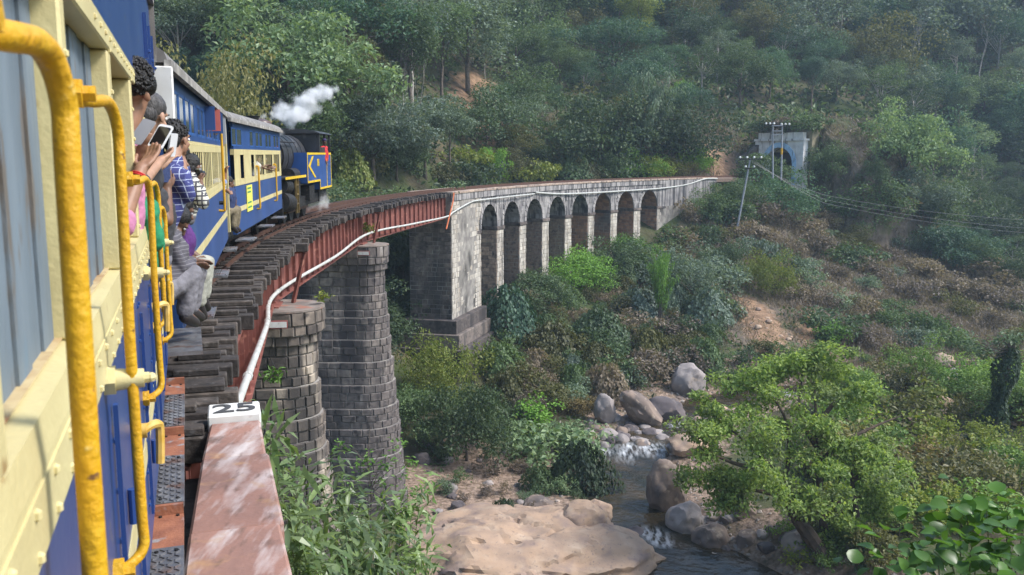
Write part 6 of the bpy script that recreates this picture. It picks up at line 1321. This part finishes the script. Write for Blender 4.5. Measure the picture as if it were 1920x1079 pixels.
for i in range(22):
    x, y = random.choice([(1400, 575), (1440, 630), (1455, 655), (1480, 640), (1420, 600)]); x += random.uniform(-26, 26); y += random.uniform(-18, 18); w = random.uniform(6, 15)
    PEND.append((boulder(x, y, w, w*.7, 'rock_tan', '', me=random.choice(RKS), group='rubble of the earth slip'), 'small tan rubble rock', where(x, y), x))
for i in range(64):                                     # stones along both water edges
    j = random.randrange(30, len(RP)-30); q = RP[j]; t = RP[j+1, :2]-RP[j-1, :2]; t /= np.hypot(*t); sd = random.choice((-1, 1)); p = q[:2]+np.array([-t[1], t[0]])*sd*(q[3]+random.uniform(.3, 1.3)); u_ = proj(V(p[0], p[1], q[2]))
    if not (700 < u_[0] < 1900 and u_[1] < 1090): continue
    w = random.uniform(8, 30); cl_ = random.choice(['grey', 'brown', 'dark', 'tan']); PEND.append((boulder(u_[0], u_[1], w, w*.6, 'rock_'+cl_, '', me=random.choice(RKS)), cl_+' waterside stone', where(u_[0], u_[1]), u_[0]))
# pebbles of the banks and bed
rg = np.random.default_rng(4); bv, bf = [], []; base = np.array([[1,0,0],[-.8,.3,0],[0,1,0],[.1,-1,0],[.1,.1,.7],[0,0,-.5]], float); tri = np.array([[0,2,4],[2,1,4],[1,3,4],[3,0,4],[2,0,5],[1,2,5],[3,1,5],[0,3,5]])
k_ = 0
for _ in range(5200):
    q = RP[rg.integers(0, len(RP))]; a = rg.uniform(0, 6.28); d = q[3]+rg.exponential(1.6)-.2; x, y = q[0]+math.cos(a)*d, q[1]+math.sin(a)*d
    if not (10 < y < 110): continue
    s_ = rg.uniform(.04, .17); ro_ = rg.uniform(0, 6.28); c_, n2 = math.cos(ro_), math.sin(ro_); b_ = base*s_*rg.uniform(.7, 1.3, (6, 3)); bv.append(np.stack([b_[:, 0]*c_-b_[:, 1]*n2+x, b_[:, 0]*n2+b_[:, 1]*c_+y, b_[:, 2]+tz(x, y)], 1)); bf.append(tri+6*k_); k_ += 1
M['pebble'] = mat('river_pebbles', (.3, .26, .23), (.16, .14, .13), 2, rough=.85, island=.4)
link('pebbles', npmesh('pebbles', np.concatenate(bv), np.concatenate(bf)), M['pebble'], kind='stuff', label='pebbles along the stream', cat='pebbles')

# ------------------------------------------------------------------ the spreading tree by the stream
def big_tree():
    rg = np.random.default_rng(21); Yt = 37.5; base = ground_at(1556, 1072) or at(1556, 1072, 35)
    e = empty('streamside_tree', base, label='spreading fresh green tree with dark leaning trunks on the right bank', cat='tree')
    lob = [(1310,830,62,42,-.5),(1350,770,70,46,1),(1420,725,78,52,1.5),(1505,690,80,46,2),(1560,690,55,40,2.5),(1590,745,70,42,1),(1470,770,90,52,0),(1400,830,80,46,-1.5),(1320,890,66,40,-1.5),(1430,895,86,46,-2),(1540,830,88,52,-1),(1620,830,66,44,0),(1600,905,76,48,-1.5),(1500,940,80,40,-2.5),(1660,880,56,40,-.5),(1640,955,64,42,-1),(1370,930,50,30,-2),(1560,1000,70,36,-1.5),(1450,690,40,30,2.5)]
    C = []
    for cx, cy, rx, ry, dy in lob:
        for _ in range(9):
            d = rdir(1, rg)[0]; r = rg.uniform(.35, 1); C.append((at(cx+d[0]*rx*r, cy+d[2]*ry*r, Yt+dy+d[1]*1.3*r), rg.uniform(.42, .88)))
    cs = np.array([tuple(c) for c, r in C]); rs = np.array([r for c, r in C]); n = 32000; k = rg.integers(0, len(cs), n); q = rdir(n, rg); q[:, 2] = np.abs(q[:, 2])*np.where(rg.random(n) < .78, 1, -1)
    p = cs[k]+q*(rs[k]*rg.uniform(.45, 1.1, n))[:, None]*np.array([1, 1, .6]); v, f = leaves(p, q*.6+rdir(n, rg)*.5+np.array([0, 0, .6]), rdir(n, rg)+q*.4, .175*rg.uniform(.6, 1.4, n), .6, .2, rg)
    M['leaf_tree'] = leafmat('leaves_streamside_tree', (.12, .2, .045), (.32, .41, .12), .48, rand=.03, patch=(.15, .19, .085), pscale=.7)
    link('crown', npmesh('crown', v, f), M['leaf_tree'], e, True)
    M['bark_dark'] = mat('dark_brown_bark', (.1, .07, .05), (.05, .036, .028), 4, rough=.9, bump=.6, bscale=16)
    tk = MB(); T = lambda l, r: tk.tube(smooth_path([at(x, y, Yt+dy) for x, y, dy in l], 5), np.interp(np.linspace(0, 1, (len(l)-1)*5+1), np.linspace(0, 1, len(r)), r), 8)
    T([(1562,1085,-2),(1535,1030,-1.6),(1500,980,-1.2),(1475,940,-.9),(1466,915,-.8)], [.36, .33, .3, .26, .22])
    T([(1548,1075,-1),(1545,1000,-.8),(1540,940,-.5),(1532,860,0),(1530,800,.4),(1528,730,.9)], [.22, .19, .16, .12, .08, .03])
    T([(1618,1085,-1),(1614,1020,-1),(1606,960,-.8),(1598,900,-.5),(1606,850,0)], [.16, .14, .12, .09, .04])
    for l in [[(1468,920,-.8),(1440,870,-.6),(1400,830,-.9),(1350,790,.2)],[(1468,918,-.8),(1480,850,-.3),(1470,780,.2),(1430,720,1.2)],[(1500,980,-1.2),(1545,955,-1.4),(1590,935,-1.3),(1640,930,-1)],[(1534,870,0),(1580,830,0),(1640,800,.4),(1690,780,.6)],[(1532,840,0),(1500,780,.5),(1505,700,1.6)],[(1470,930,-.9),(1420,920,-1.6),(1340,900,-1.6)],[(1600,900,-.5),(1640,880,-.4),(1670,870,-.3)],[(1530,800,.4),(1570,750,.8),(1600,735,.9)],[(1445,880,-.6),(1380,870,-1.2),(1310,840,-.6)]]: T(l, [.13, .1, .06, .025])
    tk.build('trunk', M['bark_dark'], e, True, smooth=True)
big_tree()
# ivy-covered stump with a spindly leafy top
b_ = ground_at(1862, 815); e = empty('ivy_stump', b_, label='ivy-smothered tree stump with a spindly pale-leaved top at the right edge', cat='tree'); Yb = b_.y
rg = np.random.default_rng(8); n = 2600; t = rg.random(n); a = rg.uniform(0, 6.28, n); hh = 170*Yb/FPX; rr_ = (.62-.2*t+.22*np.sin(t*9+1)+.15*np.sin(3*a))*1.0
p = np.stack([b_.x+np.cos(a)*rr_+t*.7, b_.y+np.sin(a)*rr_, b_.z+t*hh], 1); v, f = leaves(p, np.stack([np.cos(a), np.sin(a), .4+0*a], 1)+rdir(n, rg)*.4, rdir(n, rg)*.6+np.array([0, 0, -.8]), .2*rg.uniform(.6, 1.3, n), .8, .15, rg); link('ivy', npmesh('ivy', v, f), M['leaf_dark'], e, True)
tk = MB(); tk.tube(smooth_path([b_-V(0, 0, .5), b_+V(.35, 0, hh*.5), b_+V(.75, 0, hh*1.0), at(1890, 650, Yb)], 5), .13, 7)
tops = [(1835, 652), (1820, 640), (1850, 660), (1885, 628), (1900, 640), (1872, 640), (1905, 632)]
for x, y in tops: tk.tube([b_+V(.75, 0, hh*.95), at((x+1880)/2, y+12, Yb), at(x, y, Yb)], [.05, .035, .015], 5)
tk.build('trunk', M['bark'], e, True); P_ = np.concatenate([np.array(at(x, y, Yb))+rg.normal(0, .22, (60, 3)) for x, y in tops]); v, f = leaves(P_, rdir(len(P_), rg)*.4+np.array([0, 0, 1]), rdir(len(P_), rg)*np.array([1, 1, .3]), .24*rg.uniform(.7, 1.3, len(P_)), .5, .2, rg); link('top_leaves', npmesh('top_leaves', v, f), M['leaf_palegreen'], e, True)
# slender sapling in front of the farther pier
Ys = 31; e = empty('sapling', at(692, 990, Ys), label='slender sapling with yellow-green leaf sprays in front of the farther pier', cat='tree'); tk = MB(); tk.tube(smooth_path([at(694, 1010, Ys), at(696, 930, Ys), at(690, 860, Ys), at(694, 800, Ys)], 4), np.linspace(.035, .012, 13), 5)
sp_ = [(640, 836), (690, 862), (722, 880), (676, 872), (730, 866), (765, 885), (712, 905), (772, 870), (780, 925), (800, 915), (745, 832), (655, 900)]; PP = []
for x, y in sp_: tk.tube([at(694, min(y+45, 985), Ys), at((x+694)/2, y+10, Ys), at(x, y, Ys)], [.014, .01, .006], 4); PP.append(np.array(at(x, y, Ys))+rg.normal(0, .16, (26, 3)))
tk.build('stem', M['bark'], e, True); PP = np.concatenate(PP); v, f = leaves(PP, rdir(len(PP), rg)*.4+np.array([0, 0, 1]), rdir(len(PP), rg)*np.array([1, 1, .3]), .19*rg.uniform(.7, 1.3, len(PP)), .5, .15, rg); link('leaf_sprays', npmesh('leaf_sprays', v, f), M['leaf_bright'], e, True)
# tufts rooted in the masonry
for (px, py, Y, col_, lab, n, sz) in [(512, 702, 22.8, 'bright', 'green weed rooted in the face of the nearer pier', 70, .16), (603, 556, 24.3, 'yellowgreen', 'yellowish weed on the cap of the nearer pier', 50, .13), (690, 428, 42.3, 'yellowgreen', 'yellowish weed growing where pipe crosses the farther pier', 60, .2), (856, 345, 57.5, 'palegreen', 'pale grass tuft on the corner of the masonry', 60, .26), (486, 562, 23, 'mid', 'green weed beside the girder on the nearer pier', 60, .16), (905, 335, 64, 'mid', 'small weed on the viaduct parapet', 30, .2)]:
    c = at(px, py, Y); e = empty('wall_weed', c, label=lab, cat='plant', group='weeds rooted in the masonry'); p = np.array(c)+rg.normal(0, sz*.8, (n, 3))*np.array([1, .5, .8]); ax = rdir(n, rg)+np.array([0, -.3, .1]); v, f = leaves(p, rdir(n, rg)*.5+np.array([0, -.3, .8]), ax, sz*rg.uniform(.7, 1.4, n), .4, .2, rg); link('leaves', npmesh('leaves', v, f), M['leaf_'+col_], e, True)
    st_ = MB()
    for i in range(4): st_.tube([c+V(0, .15, -sz*.6), c+V(random.uniform(-1, 1)*sz, -.05, random.uniform(0, 1)*sz)], [.012, .006], 4)
    st_.build('stem', M['bark'], e, True)
MB().tube(smooth_path([at(510, 615, 23.2), at(512, 640, 23), at(505, 665, 23), at(516, 690, 23)], 4), .012, 5).build('hanging_wire', M['iron'], None, label='thin dark wire hanging down the face of the nearer pier', cat='wire')

# ------------------------------------------------------------------ plants close to the train
def leaf_mesh(kind_, s_):
    rd = random.Random(s_); mb = MB()
    if kind_ == 'lance': L = [(0, .01), (.2, .085), (.5, .1), (.8, .06), (1, .003)]; sag = .22
    else: L = [(-.08, .12), (.02, .33), (.25, .5), (.55, .46), (.8, .26), (1.02, .004)]; sag = .16
    vs = []
    for y, w in L:
        dz = -sag*y*y; vs += [(-w, y, dz+w*.3+rd.uniform(-.012, .012)), (0, y, dz), (w, y, dz+w*.3+rd.uniform(-.012, .012))]
    fs = []
    for i in range(len(L)-1): a = i*3; fs += [(a, a+1, a+4, a+3), (a+1, a+2, a+5, a+4)]
    me = mb.add(vs, fs).mesh('leaf', True); return me
LANCE = [leaf_mesh('lance', i) for i in range(4)]; BROAD = [leaf_mesh('broad', i) for i in range(4)]
M['leaf_lance'] = leafmat('lance_leaves', (.1, .17, .06), (.24, .32, .15), .4, rand=.35, rough=.35); M['leaf_broad'] = leafmat('broad_leaves', (.04, .11, .02), (.1, .2, .035), .4, rand=.4, rough=.32)
for m_ in LANCE: m_.materials.append(M['leaf_lance'])
for m_ in BROAD: m_.materials.append(M['leaf_broad'])
def near_plant(name, label, tips, root_px, Y, meshes, L, per, spread, seed, bunch, stem_r, root_drop=4.0):
    rd = random.Random(seed); r0 = at(*root_px, Y); r0 = V(r0.x, r0.y, min(r0.z, tz(r0.x, r0.y)+0)); r0.z = max(r0.z, tz(r0.x, r0.y)); e = empty(name, r0, label=label, cat='plant'); st_ = MB(); cnt = 0
    for (x, y, dy) in tips:
        tip = at(x, y, Y+dy); mid = r0.lerp(tip, .6)+V(rd.uniform(-.2, .2), rd.uniform(-.2, .2), .35); path = smooth_path([r0, mid, tip], 8); st_.tube(path, np.linspace(stem_r, stem_r*.25, len(path)), 5)
        for _ in range(per):
            t = 1-rd.random()**1.4*bunch; i = min(int(t*(len(path)-1)), len(path)-2); p = path[i].lerp(path[i+1], t*(len(path)-1)-i)+V(rd.gauss(0, 1), rd.gauss(0, 1), rd.gauss(0, .7))*spread
            o = link('leaf', rd.choice(meshes), None, e, True); d = V(rd.gauss(.25, .8), rd.gauss(-.2, .8), rd.gauss(.05, .55)).normalized(); o.rotation_euler = d.to_track_quat('Y', 'Z').to_euler(); o.rotation_euler.rotate_axis('Y', rd.uniform(-.6, .6)); o.location = p
            s_ = L*rd.uniform(.6, 1.3); o.scale = (s_, s_, s_); cnt += 1
    if meshes is LANCE:                                  # the many leaves behind, past what can be picked apart
        rg2 = np.random.default_rng(seed); pp_ = np.array([tuple(r0.lerp(at(x, y, Y+dy), t)+V(0, 0, .5*t*(1-t))) for x, y, dy in tips for t in rg2.uniform(.55, 1.02, 70)]); pp_ += rg2.normal(0, spread*2.0, pp_.shape)
        v, f = leaves(pp_, rdir(len(pp_), rg2)*.5+np.array([0, 0, .8]), rdir(len(pp_), rg2)+np.array([.3, -.3, .1]), L*rg2.uniform(.6, 1.2, len(pp_)), .24, .2, rg2); link('inner_leaves', npmesh('inner_leaves', v, f), M['leaf_lance'], e, True, kind='stuff')
    st_.build('stem', M['stem_green'], e, True)
M['stem_green'] = mat('green_stem', (.1, .13, .05), (.08, .08, .04), 6, rough=.6)
near_plant('willowy_plant', 'willowy plant with long narrow leaves right beside the red parapet', [(487,775,-.6),(505,800,-.5),(500,850,-.8),(530,840,.2),(520,900,-.9),(550,880,.4),(540,950,-.9),(575,930,0),(560,1000,-1),(590,1000,-.6),(570,1050,-1),(610,1050,-.4)], (640, 1250), 9.3, LANCE, .25, 24, .06, 1, .42, .012)
near_plant('willowy_plant', 'willowy plant with long narrow leaves at the foot of the nearer pier', [(600,900,.6),(625,880,.8),(640,930,.2),(655,905,.6),(610,960,0),(650,980,-.3),(690,950,.3),(640,1040,-.5),(690,1010,-.4),(700,1060,-.6)], (700, 1280), 10.2, LANCE, .25, 29, .07, 2, .42, .012)
near_plant('willowy_plant', 'willowy plant with long narrow leaves left of the broad flat boulder', [(720,930,.6),(745,950,.5),(765,925,.7),(790,920,.8),(730,1000,0),(770,985,.2),(740,1050,-.3),(790,1040,-.2),(810,1070,0)], (770, 1300), 10.8, LANCE, .25, 32, .07, 3, .42, .012)
near_plant('broad_leaved_tree', 'broad-leaved tree top with glossy rounded leaves in the bottom right corner', [(1660,1060,0),(1700,1030,.2),(1720,1015,.3),(1770,1000,.4),(1800,960,.6),(1810,945,.8),(1850,960,.4),(1890,950,.6),(1925,955,.5),(1870,1010,0),(1820,1030,-.3),(1760,1060,-.3),(1900,1050,-.3),(1840,1080,-.5)], (1860, 1500), 9.0, BROAD, .15, 21, .2, 4, .15, .022)
settle()

# ------------------------------------------------------------------ the blue valley haze
hz = MB(); hz.box((GX0-4, GY0-4, float(ZZ.min())-3), (GX1+4, GY1+4, float(ZZ.max())+14))
m_ = bpy.data.materials.new('valley_haze'); m_.use_nodes = True; nt = m_.node_tree; nt.nodes.remove(nt.nodes['Principled BSDF'])
pv = nt.nodes.new('ShaderNodeVolumePrincipled'); pv.inputs['Color'].default_value = (.62, .8, 1, 1); pv.inputs['Density'].default_value = .0004
nt.links.new(pv.outputs[0], nt.nodes['Material Output'].inputs['Volume']); hz.build('haze', m_, None, kind='stuff')
